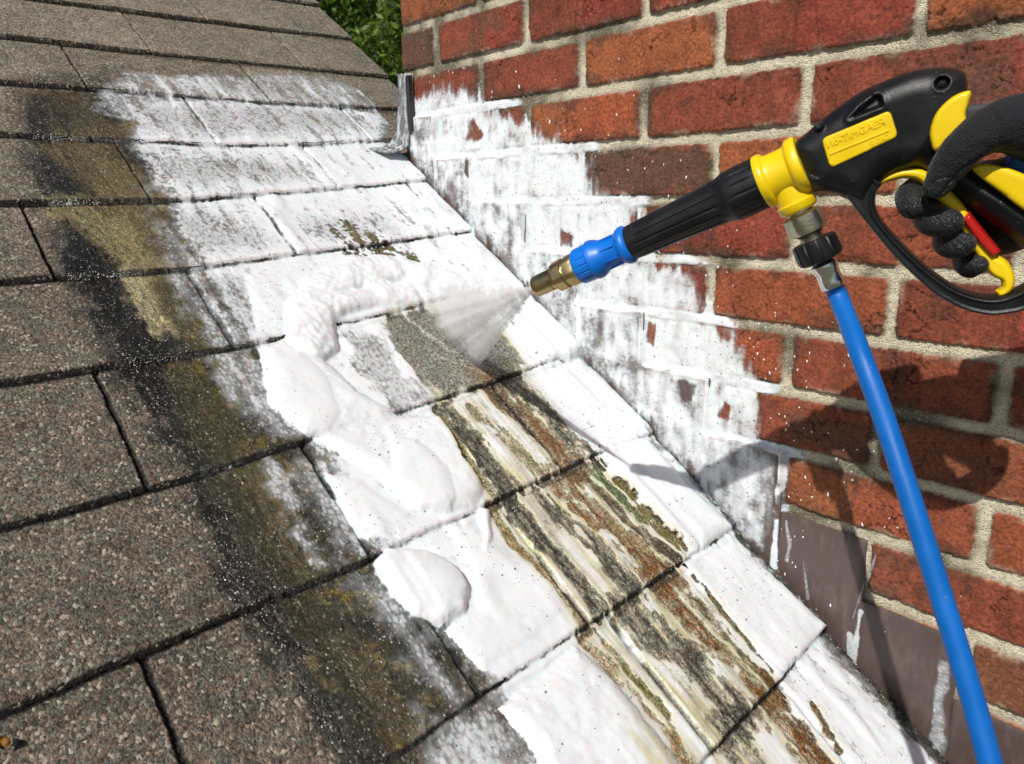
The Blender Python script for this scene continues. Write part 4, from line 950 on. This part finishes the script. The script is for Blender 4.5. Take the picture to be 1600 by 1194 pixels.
def to_g(P3): return GI[:3, :3] @ np.asarray(P3) + GI[:3, 3]
e0 = np.array([t0[0] + td[0] * tl * 0.96, t0[1] + td[1] * tl * 0.96, 0.0])
hp_ = [e0, np.array([t1[0] + td[0] * 0.012, t1[1] + td[1] * 0.012, 0.0])] + [to_g(pd(a, b, c)) for a, b, c in [(1347, 560, 0.535), (1385, 665, 0.52), (1429, 800, 0.505), (1470, 930, 0.495), (1510, 1060, 0.485), (1545, 1185, 0.475), (1590, 1370, 0.46), (1640, 1600, 0.45)]]
hr_ = [0.0072, 0.0073] + [0.0074] * 3 + [0.0074] * 5
link('hose_tube', bm_mesh('hose', tube(hp_, hr_, 40, 8)), M['hose'], HOSE)

# the body, traced in its own plane
BODY = cat_rom(gpoly([(1240, 228), (1262, 206), (1297, 176), (1339, 147), (1371, 131), (1417, 113), (1452, 106), (1485, 106), (1504, 111), (1511, 122), (1513, 150), (1506, 190), (1500, 225), (1520, 255), (1600, 300), (1670, 350), (1680, 400), (1640, 415),
                      (1560, 360), (1505, 318), (1470, 285), (1440, 268), (1415, 266), (1395, 273), (1378, 286), (1368, 300), (1352, 322), (1325, 312), (1297, 301), (1270, 299), (1256, 285), (1246, 255)]), 6)
def body_h(x, y, d, h):
    ax_ = y; h = h.copy()
    # the lower part is slimmer, with a crease running down to the trigger
    cr = np.array([gp(1392, 285), gp(1445, 215), gp(1500, 150)]); dd, _ = pline(cr, x, y, 9)
    a = gp(1392, 285); b = gp(1500, 150); side = (b[0] - a[0]) * (y - a[1]) - (b[1] - a[1]) * (x - a[0])
    h -= 0.0045 * ss(0.0, 0.010, np.where(side < 0, dd, 0))
    for (cx, cy, r) in ((1471, 131, 9.5), (1280, 199, 7.5)):
        q = gp(cx, cy); rr = np.hypot(x - q[0], y - q[1]); R0 = r / F_PX * gdepth(cx, cy)
        h -= 0.007 * ss(R0 * 1.12, R0 * 0.85, rr)
        h += 0.0006 * np.exp(-((rr - R0 * 1.3) / (R0 * 0.2)) ** 2)
    # the scooped slot near the top
    sl3 = gpoly([(1330, 186), (1345, 168), (1372, 147), (1378, 152), (1381, 166), (1350, 178)]); dd = psdf(sl3, x, y, 0.02)
    h -= 0.006 * ss(0.0006, -0.0022, dd)
    h += 0.0008 * ss(0.003, 0.0, np.abs(dd - 0.0015)) 
    rb_ = np.array([gp(1365, 131), gp(1369, 150)]); dd, _ = pline(rb_, x, y, 0.02); h += 0.0010 * ss(0.0016, 0.0006, dd)
    q = np.array([gp(1256, 248), gp(1268, 268), gp(1283, 273)]); dd, _ = pline(q, x, y, 0.02); h -= 0.0016 * ss(0.0035, 0.0, dd)
    return h
link('body', bm_mesh('gun_body', pillow(BODY, 0.0165, 0.017, 0.0011, 0, body_h, power=2.0)), M['black'], gun)
for (cx, cy, r) in ((1471, 131, 7.5), (1280, 199, 5.5)):
    q = gp(cx, cy); bm = lathe([(0.004, r / F_PX * 0.5), (0.0095, r / F_PX * 0.5)], (q[0], q[1], 0), (0, 0, 1), 24)
    link('screw_recess', bm_mesh('screw', bm), M['dark_hole'], gun)
GUARD = cat_rom(gpoly([(1352, 262), (1378, 284), (1370, 300), (1369, 322), (1382, 347), (1417, 386), (1452, 418), (1487, 443), (1522, 457), (1558, 460), (1600, 444), (1650, 405), (1680, 380), (1705, 400), (1660, 452), (1605, 479), (1572, 487), (1541, 489), (1503, 480), (1470, 463), (1445, 445), (1398, 400), (1366, 362), (1343, 333), (1322, 302), (1330, 280)]), 5)
def guard_h(x, y, d, h): return h + 0.0012 * ss(0.004, 0.0028, d)
link('trigger_guard', bm_mesh('guard', pillow(GUARD, 0.0115, 0.0022, 0.0008, 0, guard_h)), M['black'], gun)
plate_w = 0.0162
def rounded(pts, r=0.18):
    pts = np.asarray(pts, float); out = []
    n = len(pts)
    for i in range(n):
        p, a, b = pts[i], pts[i - 1], pts[(i + 1) % n]; la = np.linalg.norm(a - p); lb = np.linalg.norm(b - p); q = min(la, lb) * r
        A = p + (a - p) / la * q; B = p + (b - p) / lb * q
        for k in range(6):
            t = k / 5; out.append((1 - t) ** 2 * A + 2 * t * (1 - t) * p + t * t * B)
    return np.array(out)
PLQ = gpoly([(1283, 217), (1391, 172), (1404, 214), (1297, 264)], plate_w)
plate = link('label_plate', bm_mesh('plate', pillow(rounded(PLQ, 0.2), 0.0018, 0.0010, 0.0009, plate_w)), M['yellow'], gun)
# embossed lettering on the plate
pc = gp(1343, 212, plate_w); pdv = PLQ[1] - PLQ[0]; pang = math.atan2(pdv[1], pdv[0])
def text(body_, size, px, py, w, parent, align='CENTER', ext=0.0005, sx=1.0):
    cu = bpy.data.curves.new('txt', 'FONT'); cu.body = body_; cu.size = size; cu.extrude = ext; cu.bevel_depth = 0.00012; cu.align_x = align; cu.align_y = 'CENTER'; cu.offset = 0.0
    to = bpy.data.objects.new('txt', cu); C.objects.link(to); bpy.context.view_layer.update()
    dg = bpy.context.evaluated_depsgraph_get(); me_ = bpy.data.meshes.new_from_object(to.evaluated_get(dg)); bpy.data.objects.remove(to)
    q = gp(px, py, w); me_.transform(Matrix.Translation((q[0], q[1], w)) @ Matrix.Rotation(pang, 4, 'Z') @ Matrix.Diagonal((sx, 1, 1, 1)))
    me_.materials.clear(); return link('embossed_lettering', me_, M['yellow'], parent, False)
text('\u0418o-TIMG\u0410E\u042f', 0.0066, 1336, 209, plate_w + 0.0018, plate, sx=1.0, ext=0.0004)
text('\u00a9 DRD', 0.0042, 1374, 219, plate_w + 0.0017, plate, sx=0.95, ext=0.0003)
bm = bmesh.new(); a = gp(1296, 241, plate_w); b = gp(1389, 204, plate_w); bm_box(bm, ((a[0] + b[0]) / 2, (a[1] + b[1]) / 2, plate_w + 0.0018), (np.linalg.norm(b - a), 0.0014, 0.0011), Matrix.Rotation(pang, 3, 'Z'))
o = link('embossed_bar', bm_mesh('bar', bm), M['yellow'], plate, False); bv = o.modifiers.new('b', 'BEVEL'); bv.width = 0.0003; bv.segments = 2
# yellow safety lever at the back, trigger, red lock, grip panel
LEV = cat_rom(gpoly([(1513, 143), (1487, 152), (1463, 175), (1453, 200), (1453, 220), (1460, 234), (1478, 226), (1507, 200), (1507, 178), (1512, 160)]), 5)
def lev_h(x, y, d, h):
    q = gp(1488, 195); return h + 0.004 * ss(0.0, 0.02, x - gp(1455, 210)[0]) - 0.0035 * ss(0.014, 0.0, np.hypot(x - q[0], y - q[1]))
link('thumb_lever', bm_mesh('lever', pillow(LEV, 0.0030, 0.003, 0.0009, 0.0165, None, back=0.012)), M['yellow'], gun)
def ribbon(cl, hw, H, w0, R0=0.002, step=0.0008):
    P = cat_rom(np.array([[*gp(*c, 0), h_ / F_PX * gdepth(*c)] for c, h_ in zip(cl, hw)]), 6, closed=False)
    L, Rr = [], []
    for i in range(len(P)):
        t = P[min(i + 1, len(P) - 1)][:2] - P[max(i - 1, 0)][:2]; t /= np.linalg.norm(t); nrm = np.array([-t[1], t[0]])
        L.append(P[i][:2] + nrm * P[i][2]); Rr.append(P[i][:2] - nrm * P[i][2])
    return pillow(np.array(L + Rr[::-1]), H, R0, step, w0)
link('trigger', bm_mesh('trigger', ribbon([(1372, 287), (1390, 277), (1415, 270), (1440, 274), (1462, 292), (1482, 312), (1500, 332), (1520, 368), (1540, 400), (1560, 418), (1573, 432), (1574, 446), (1566, 455), (1556, 458)],
                                            [3, 7, 8.5, 9.5, 11, 11, 10, 10, 11, 15, 10.5, 9, 7.5, 5], 0.0075, 0.0, 0.0035)), M['yellow'], gun)
link('trigger_lock', bm_mesh('lock', ribbon([(1506, 334), (1530, 366), (1556, 396)], [8, 9, 8], 0.0095, 0.002, 0.0025)), M['red'], gun)
GPN = cat_rom(gpoly([(1520, 266), (1541, 256), (1600, 272), (1660, 310), (1680, 350), (1640, 355), (1600, 329), (1566, 303)], 0.016), 5)
link('grip_panel', bm_mesh('panel', pillow(GPN, 0.002, 0.004, 0.0012, 0.0155)), M['yellow'], gun)

# ------------------------------------------------------------------ PERSON: the gloved hand and forearm
person = empty('person', 'person reaching in from the right with a black work glove gripping the spray gun', 'person', GM)
def gpt(px, py, w):
    q = gp(px, py, w); return Vector((q[0], q[1], w))
def chain(bm, pts, sub=6, seg=22, squash=1.0):
    P3 = [gpt(a, b, c) for a, b, c, r in pts]; R3 = [r / F_PX * 0.5 for a, b, c, r in pts]
    b2 = tube([tuple(p) for p in P3], R3, seg, sub); me_ = bm_mesh('t', b2); bm.from_mesh(me_); bpy.data.meshes.remove(me_)
    for p, r in ((P3[0], R3[0]), (P3[-1], R3[-1])):
        s_ = bmesh.ops.create_uvsphere(bm, u_segments=20, v_segments=14, radius=r * 0.995); bmesh.ops.translate(bm, vec=p, verts=s_['verts'])
bm = bmesh.new()
# thumb along the near side
chain(bm, [(1465, 289, 0.026, 21), (1480, 264, 0.027, 26), (1500, 238, 0.028, 30), (1528, 214, 0.026, 32), (1562, 198, 0.020, 39), (1610, 198, 0.008, 49), (1660, 222, -0.008, 56)])
# four fingers coming round from the far side, tips towards the viewer
chain(bm, [(1426, 322, 0.012, 22), (1423, 310, 0.002, 24), (1428, 302, -0.012, 25), (1455, 292, -0.024, 25), (1520, 280, -0.030, 27), (1620, 270, -0.026, 34)])
chain(bm, [(1482, 347, 0.015, 22), (1464, 345, 0.008, 26), (1450, 338, -0.008, 25), (1466, 326, -0.022, 25), (1530, 312, -0.030, 28), (1620, 300, -0.028, 36)])
chain(bm, [(1505, 382, 0.013, 19), (1491, 383, 0.006, 22.5), (1480, 375, -0.008, 23), (1500, 358, -0.022, 24), (1560, 340, -0.030, 27), (1630, 320, -0.028, 36)])
chain(bm, [(1527, 414, 0.006, 17), (1515, 416, 0.000, 19.5), (1508, 406, -0.012, 20), (1530, 388, -0.022, 22), (1580, 370, -0.028, 26), (1640, 340, -0.026, 34)])
# palm, heel of the hand, wrist
chain(bm, [(1590, 320, -0.030, 44), (1640, 290, -0.022, 58), (1690, 262, -0.014, 62), (1760, 245, -0.004, 58), (1830, 240, 0.006, 60)])
chain(bm, [(1560, 370, -0.026, 26), (1610, 355, -0.028, 34), (1660, 320, -0.022, 44)])
me = bm_mesh('hand_raw', bm)
o = link('glove', me, M['glove'], person)
rm = o.modifiers.new('r', 'REMESH'); rm.mode = 'VOXEL'; rm.voxel_size = 0.0011; rm.use_smooth_shade = True
sm_ = o.modifiers.new('s', 'CORRECTIVE_SMOOTH') if False else o.modifiers.new('s', 'SMOOTH'); sm_.factor = 0.5; sm_.iterations = 3
bpy.context.view_layer.update(); dg = bpy.context.evaluated_depsgraph_get()
me2 = bpy.data.meshes.new_from_object(o.evaluated_get(dg)); o.modifiers.clear(); old = o.data; o.data = me2; bpy.data.meshes.remove(old)
me2.materials.clear(); me2.materials.append(M['glove'])
V = np.zeros(len(me2.vertices) * 3, np.float32); me2.vertices.foreach_get('co', V); V = V.reshape(-1, 3)
seam = np.array([gp(1470, 300, .02), gp(1500, 262, .02), gp(1530, 242, .02), gp(1560, 232, .02), gp(1640, 235, .02)])
dd, _ = pline(seam, V[:, 0].astype(float), V[:, 1].astype(float), 0.2)
tipd = np.hypot(V[:, 0] - gp(1455, 300)[0], V[:, 1] - gp(1455, 300)[1])
below = V[:, 1] < np.interp(V[:, 0], seam[:, 0], seam[:, 1])
palm_m = np.maximum(ss(0.016, 0.012, tipd), below * 1.0)
groove_ = ss(0.0014, 0.0002, dd) * (V[:, 2] > 0.01)
for sm_pts in [[(1466, 332), (1480, 340), (1494, 356)], [(1414, 330), (1424, 340), (1438, 336)], [(1492, 374), (1503, 382), (1512, 394)], [(1516, 404), (1524, 414), (1526, 426)], [(1452, 290), (1462, 276), (1486, 272), (1496, 282)], [(1545, 170), (1560, 195), (1556, 222)]]:
    dd2, _ = pline(np.array([gp(*q, 0.015) for q in sm_pts]), V[:, 0].astype(float), V[:, 1].astype(float), 0.05)
    groove_ = np.maximum(groove_, ss(0.0011, 0.0002, dd2) * (V[:, 2] > 0.0) * 0.9)
nrm = np.zeros(len(V) * 3, np.float32); me2.vertices.foreach_get('normal', nrm); nrm = nrm.reshape(-1, 3)
wr_ = 0.0011 * fbm(V[:, 0].astype(float) * 1.0, (V[:, 1] + V[:, 2] * 0.7).astype(float), 75, 401, 4)
V2 = V + nrm * (wr_ - 0.0012 * groove_)[:, None]
me2.vertices.foreach_set('co', V2.astype(np.float32).ravel())
at = me2.color_attributes.new('Mask', 'FLOAT_COLOR', 'POINT'); A = np.ones((len(V), 4), np.float32); A[:, 0] = palm_m; A[:, 1] = 0; A[:, 2] = 0; at.data.foreach_set('color', A.ravel())
me2.polygons.foreach_set('use_smooth', np.ones(len(me2.polygons), bool)); me2.update()
# cuff strap and the blue sleeve
CUFF = cat_rom(gpoly([(1508, 168), (1530, 163), (1570, 160), (1600, 166), (1595, 200), (1560, 196), (1530, 190), (1510, 190)], 0), 4)
link('glove_strap', bm_mesh('strap', pillow(CUFF, 0.004, 0.003, 0.0011, -0.008)), M['lead'] if False else mat_simple('grey_strap', (0.05, 0.052, 0.056), 0.8, 0, 0.8, 900), person)
bm = tube([tuple(gpt(1590, 214, -0.012)), tuple(gpt(1680, 226, -0.012)), tuple(gpt(1800, 225, 0.0)), tuple(gpt(1950, 190, 0.03)), tuple(gpt(2200, 120, 0.08)), tuple(gpt(2500, 60, 0.13))], [0.0255, 0.030, 0.034, 0.040, 0.048, 0.055], 40, 6)
link('sleeve', bm_mesh('sleeve', bm), M['sleeve'], person)

# ------------------------------------------------------------------ WATER SPRAY
tipw = Vector(GM @ Vector((gl(838), 0, 0)))
def onr(px, py, lift=0.012): q = rp(px, py); v = ROOF_M @ Vector((q[0], q[1], lift)); return v
fan_base = [onr(*p) for p in [(665, 452), (655, 492), (680, 524), (705, 545), (726, 566), (745, 583)]]
SPL = sum((p - tipw).length for p in fan_base) / len(fan_base)
def mat_spray():
    t = NT('water_mist'); tc = t.n('ShaderNodeTexCoord').outputs['Object']
    nv = t.n('ShaderNodeVectorMath', operation='NORMALIZE'); t.l(tc, nv.inputs[0]); ln = t.n('ShaderNodeVectorMath', operation='LENGTH'); t.l(tc, ln.inputs[0])
    n = t.noise(nv.outputs[0], 26, 3, 0.6); n2 = t.noise(tc, 70, 3, 0.6)
    far = t.math('ADD', t.mapr(ln.outputs['Value'], 0.0, 0.12, 420.0, 0.0, True), t.mapr(ln.outputs['Value'], SPL * 0.60, SPL * 0.99, 125.0, 0.0, True))
    den = t.math('MULTIPLY', far, t.mapr(n, 0.36, 0.66, 0.3, 1.6)); den = t.math('MULTIPLY', den, t.mapr(n2, 0.35, 0.65, 0.35, 1.5))
    p = t.n('ShaderNodeVolumePrincipled'); p.inputs['Color'].default_value = (0.97, 0.975, 0.98, 1); p.inputs['Anisotropy'].default_value = 0.0; t.l(den, p.inputs['Density'])
    t.l(p.outputs[0], t.out.inputs['Volume']); return t.m
M['spray'] = mat_spray()
NB = 40; NR = 12; bm = bmesh.new(); layers = []
fn = (fan_base[0] - tipw).cross(fan_base[-1] - tipw).normalized()
for sd in (-1, 1):
    g = []
    for i in range(NB + 1):
        u = i / NB; q = u * (len(fan_base) - 1); k = min(int(q), len(fan_base) - 2); B = fan_base[k].lerp(fan_base[k + 1], q - k)
        row = []
        for j in range(NR + 1):
            v = 0.01 + 0.99 * j / NR; th = (0.0010 + 0.009 * v) * (0.04 + 0.96 * math.sin(math.pi * u) ** 0.8)
            row.append(bm.verts.new(tipw.lerp(B, v) + fn * sd * th - tipw))
        g.append(row)
    layers.append(g)
for g in layers:
    for i in range(NB):
        for j in range(NR): bm.faces.new((g[i][j], g[i + 1][j], g[i + 1][j + 1], g[i][j + 1]))
A_, B_ = layers
for i in range(NB):
    bm.faces.new((A_[i][0], A_[i + 1][0], B_[i + 1][0], B_[i][0])); bm.faces.new((A_[i][NR], A_[i + 1][NR], B_[i + 1][NR], B_[i][NR]))
for j in range(NR):
    bm.faces.new((A_[0][j], A_[0][j + 1], B_[0][j + 1], B_[0][j])); bm.faces.new((A_[NB][j], A_[NB][j + 1], B_[NB][j + 1], B_[NB][j]))
bmesh.ops.recalc_face_normals(bm, faces=bm.faces)
sp_o = link('water_spray', bm_mesh('spray', bm), M['spray'], None, False); sp_o.location = tipw
bpy.context.scene.cycles.volume_step_rate = 0.15; bpy.context.scene.cycles.volume_bounces = 4
tag(sp_o, 'fan of white water spray from the brass nozzle on to the rinsed shingle patch', 'water spray', kind='stuff')
# droplets round the point of impact
bm = bmesh.new(); rng = np.random.RandomState(9)
for i in range(420):
    u = rng.rand(); q = u * (len(fan_base) - 1); k = min(int(q), len(fan_base) - 2); B = fan_base[k].lerp(fan_base[k + 1], q - k)
    if i % 3 == 0: p = tipw.lerp(B, rng.rand() ** 0.5) + Vector(rng.normal(0, 0.006, 3))
    else: p = B + Vector(RN) * abs(rng.normal(0, 0.012)) + Vector(rng.normal(0, 0.016, 3))
    r = rng.uniform(0.00025, 0.0007); s_ = bmesh.ops.create_icosphere(bm, subdivisions=1, radius=r); bmesh.ops.translate(bm, vec=p, verts=s_['verts'])
tag(link('water_droplets', bm_mesh('drops', bm), mat_simple('water_white', (0.8, 0.82, 0.84), 0.15)), 'tiny water droplets flying up where the spray strikes the roof', 'water droplets', kind='stuff')

# a scrap of dead leaf and a grit chip lying on the near shingles
q = rp(5, 1168); bm = bmesh.new(); pts_ = []
for k in range(16):
    a = 2 * math.pi * k / 16; r = 0.0055 * (0.55 + 0.45 * abs(math.cos(a))) * (1 + 0.12 * math.sin(5 * a))
    pts_.append(bm.verts.new((q[0] + r * math.cos(a + 0.6), q[1] + r * math.sin(a + 0.6), 0.0105 + 0.0018 * math.sin(2 * a))))
cv = bm.verts.new((q[0], q[1], 0.0095)); fs = [bm.faces.new((cv, pts_[k], pts_[(k + 1) % 16])) for k in range(16)]
bmesh.ops.solidify(bm, geom=fs, thickness=0.0004)
o = link('fallen_leaf', bm_mesh('leaf', bm), mat_simple('dead_leaf', (0.42, 0.20, 0.035), 0.6, 0, 0.4, 300, 0.35)); o.matrix_world = ROOF_M
tag(o, 'small orange dead leaf scrap lying on the shingles at lower left edge', 'leaf')
# ------------------------------------------------------------------ GROUND, HOUSE WALL, TREES
tg = NT('grass_ground'); vv_ = tg.obj(); gcol = tg.mix(tg.noise(vv_, 3, 5), (0.035, 0.06, 0.018), (0.07, 0.10, 0.035)); M['ground'] = tg.done(tg.bsdf(gcol, 0.9))
bm = bmesh.new(); bmesh.ops.create_grid(bm, x_segments=8, y_segments=8, size=400); bmesh.ops.translate(bm, vec=(0, 0, -4.6), verts=bm.verts)
tag(link('ground', bm_mesh('ground', bm), M['ground'], None, False), 'grass ground far below the roof', 'ground', kind='structure')
bm = bmesh.new(); bm_box(bm, (-0.95, -1.45, -3.30), (2.9, 2.7, 2.6))
tag(link('house_wall', bm_mesh('house', bm), mat_simple('house_render', (0.45, 0.42, 0.36), 0.8), None, False), 'pale house wall standing under the shingle roof', 'wall')

tl = NT('leaves'); vv_ = tl.obj(); lc = tl.n('ShaderNodeObjectInfo'); gi = tl.n('ShaderNodeNewGeometry')
rnd_ = gi.outputs['Random Per Island']; c = tl.mix(rnd_, (0.016, 0.042, 0.006), (0.16, 0.25, 0.035))
pb_ = tl.bsdf(c, 0.5, 0, None, 0.3); tr_ = tl.n('ShaderNodeBsdfTranslucent'); tl.l(tl.mix(rnd_, (0.05, 0.11, 0.012), (0.26, 0.38, 0.04)), tr_.inputs[0])
ms = tl.n('ShaderNodeMixShader'); ms.inputs[0].default_value = 0.35; tl.l(pb_, ms.inputs[1]); tl.l(tr_.outputs[0], ms.inputs[2]); M['leaf'] = tl.done(ms.outputs[0])
M['bark'] = mat_simple('bark', (0.07, 0.05, 0.035), 0.9, 0, 0.8, 30)
def tree(label, cx, cy, zc, rad, seed, leaf=0.055, nclump=70, per=130):
    rng = np.random.RandomState(seed); zg = -4.6
    t = empty('tree', label, 'tree', Matrix.Translation((cx, cy, zg)), 'trees beyond the roof edge')
    H = zc - zg; bm = tube([(0, 0, 0), (0.05, 0.02, H * 0.4), (-0.06, 0.05, H * 0.8), (0.03, 0, H + rad * 0.5)], [0.20, 0.15, 0.10, 0.02], 12, 4)
    cl = []
    for i in range(nclump):
        v = rng.normal(0, 1, 3); v /= np.linalg.norm(v); r = rad * rng.uniform(0.35, 1.0) ** 0.6
        cl.append(np.array([v[0] * r, v[1] * r, H + v[2] * r * 0.95]))
    for c_ in cl[::5]:
        b2 = tube([(0, 0, H * 0.55), tuple(c_ * 0.5 + np.array([0, 0, H * 0.38])), tuple(c_)], [0.05, 0.03, 0.01], 6, 3); mt = bm_mesh('t', b2); bm.from_mesh(mt); bpy.data.meshes.remove(mt)
    link('trunk', bm_mesh('trunk', bm), M['bark'], t)
    V, F = [], []
    for c_ in cl:
        cr_ = rad * rng.uniform(0.16, 0.30)
        for j in range(per):
            v = rng.normal(0, 1, 3); v /= np.linalg.norm(v); p = c_ + v * cr_ * rng.rand() ** 0.4
            a = rng.normal(0, 1, 3); a /= np.linalg.norm(a); b = np.cross(a, v + 0.3 * rng.normal(0, 1, 3)); b /= np.linalg.norm(b) + 1e-9
            L = leaf * rng.uniform(0.6, 1.3); k = len(V)
            V += [p - a * L, p + b * L * 0.45, p + a * L, p - b * L * 0.45]; F.append((k, k + 1, k + 2, k + 3))
    me = bpy.data.meshes.new('crown'); me.from_pydata([tuple(q) for q in V], [], F); me.update(); link('crown', me, M['leaf'], t, False)
for (lab, px_, py_, dd_, rad, sd, lf) in [('leafy green tree nearest to the roof edge, half hidden by the chimney', 655, 60, 7.5, 1.15, 1, 0.045), ('dark green tree just behind the roof rake, left of the chimney corner', 505, 40, 9.5, 1.25, 2, 0.05), ('tall green tree behind the two nearer trees', 590, -30, 13.0, 2.2, 3, 0.06), ('distant green tree low behind the roof slope', 560, 150, 17.0, 2.4, 4, 0.07)]:
    p = pd(px_, py_, dd_); tree(lab, p[0], p[1], p[2], rad, sd, lf, 62 if sd < 3 else 80, 150)
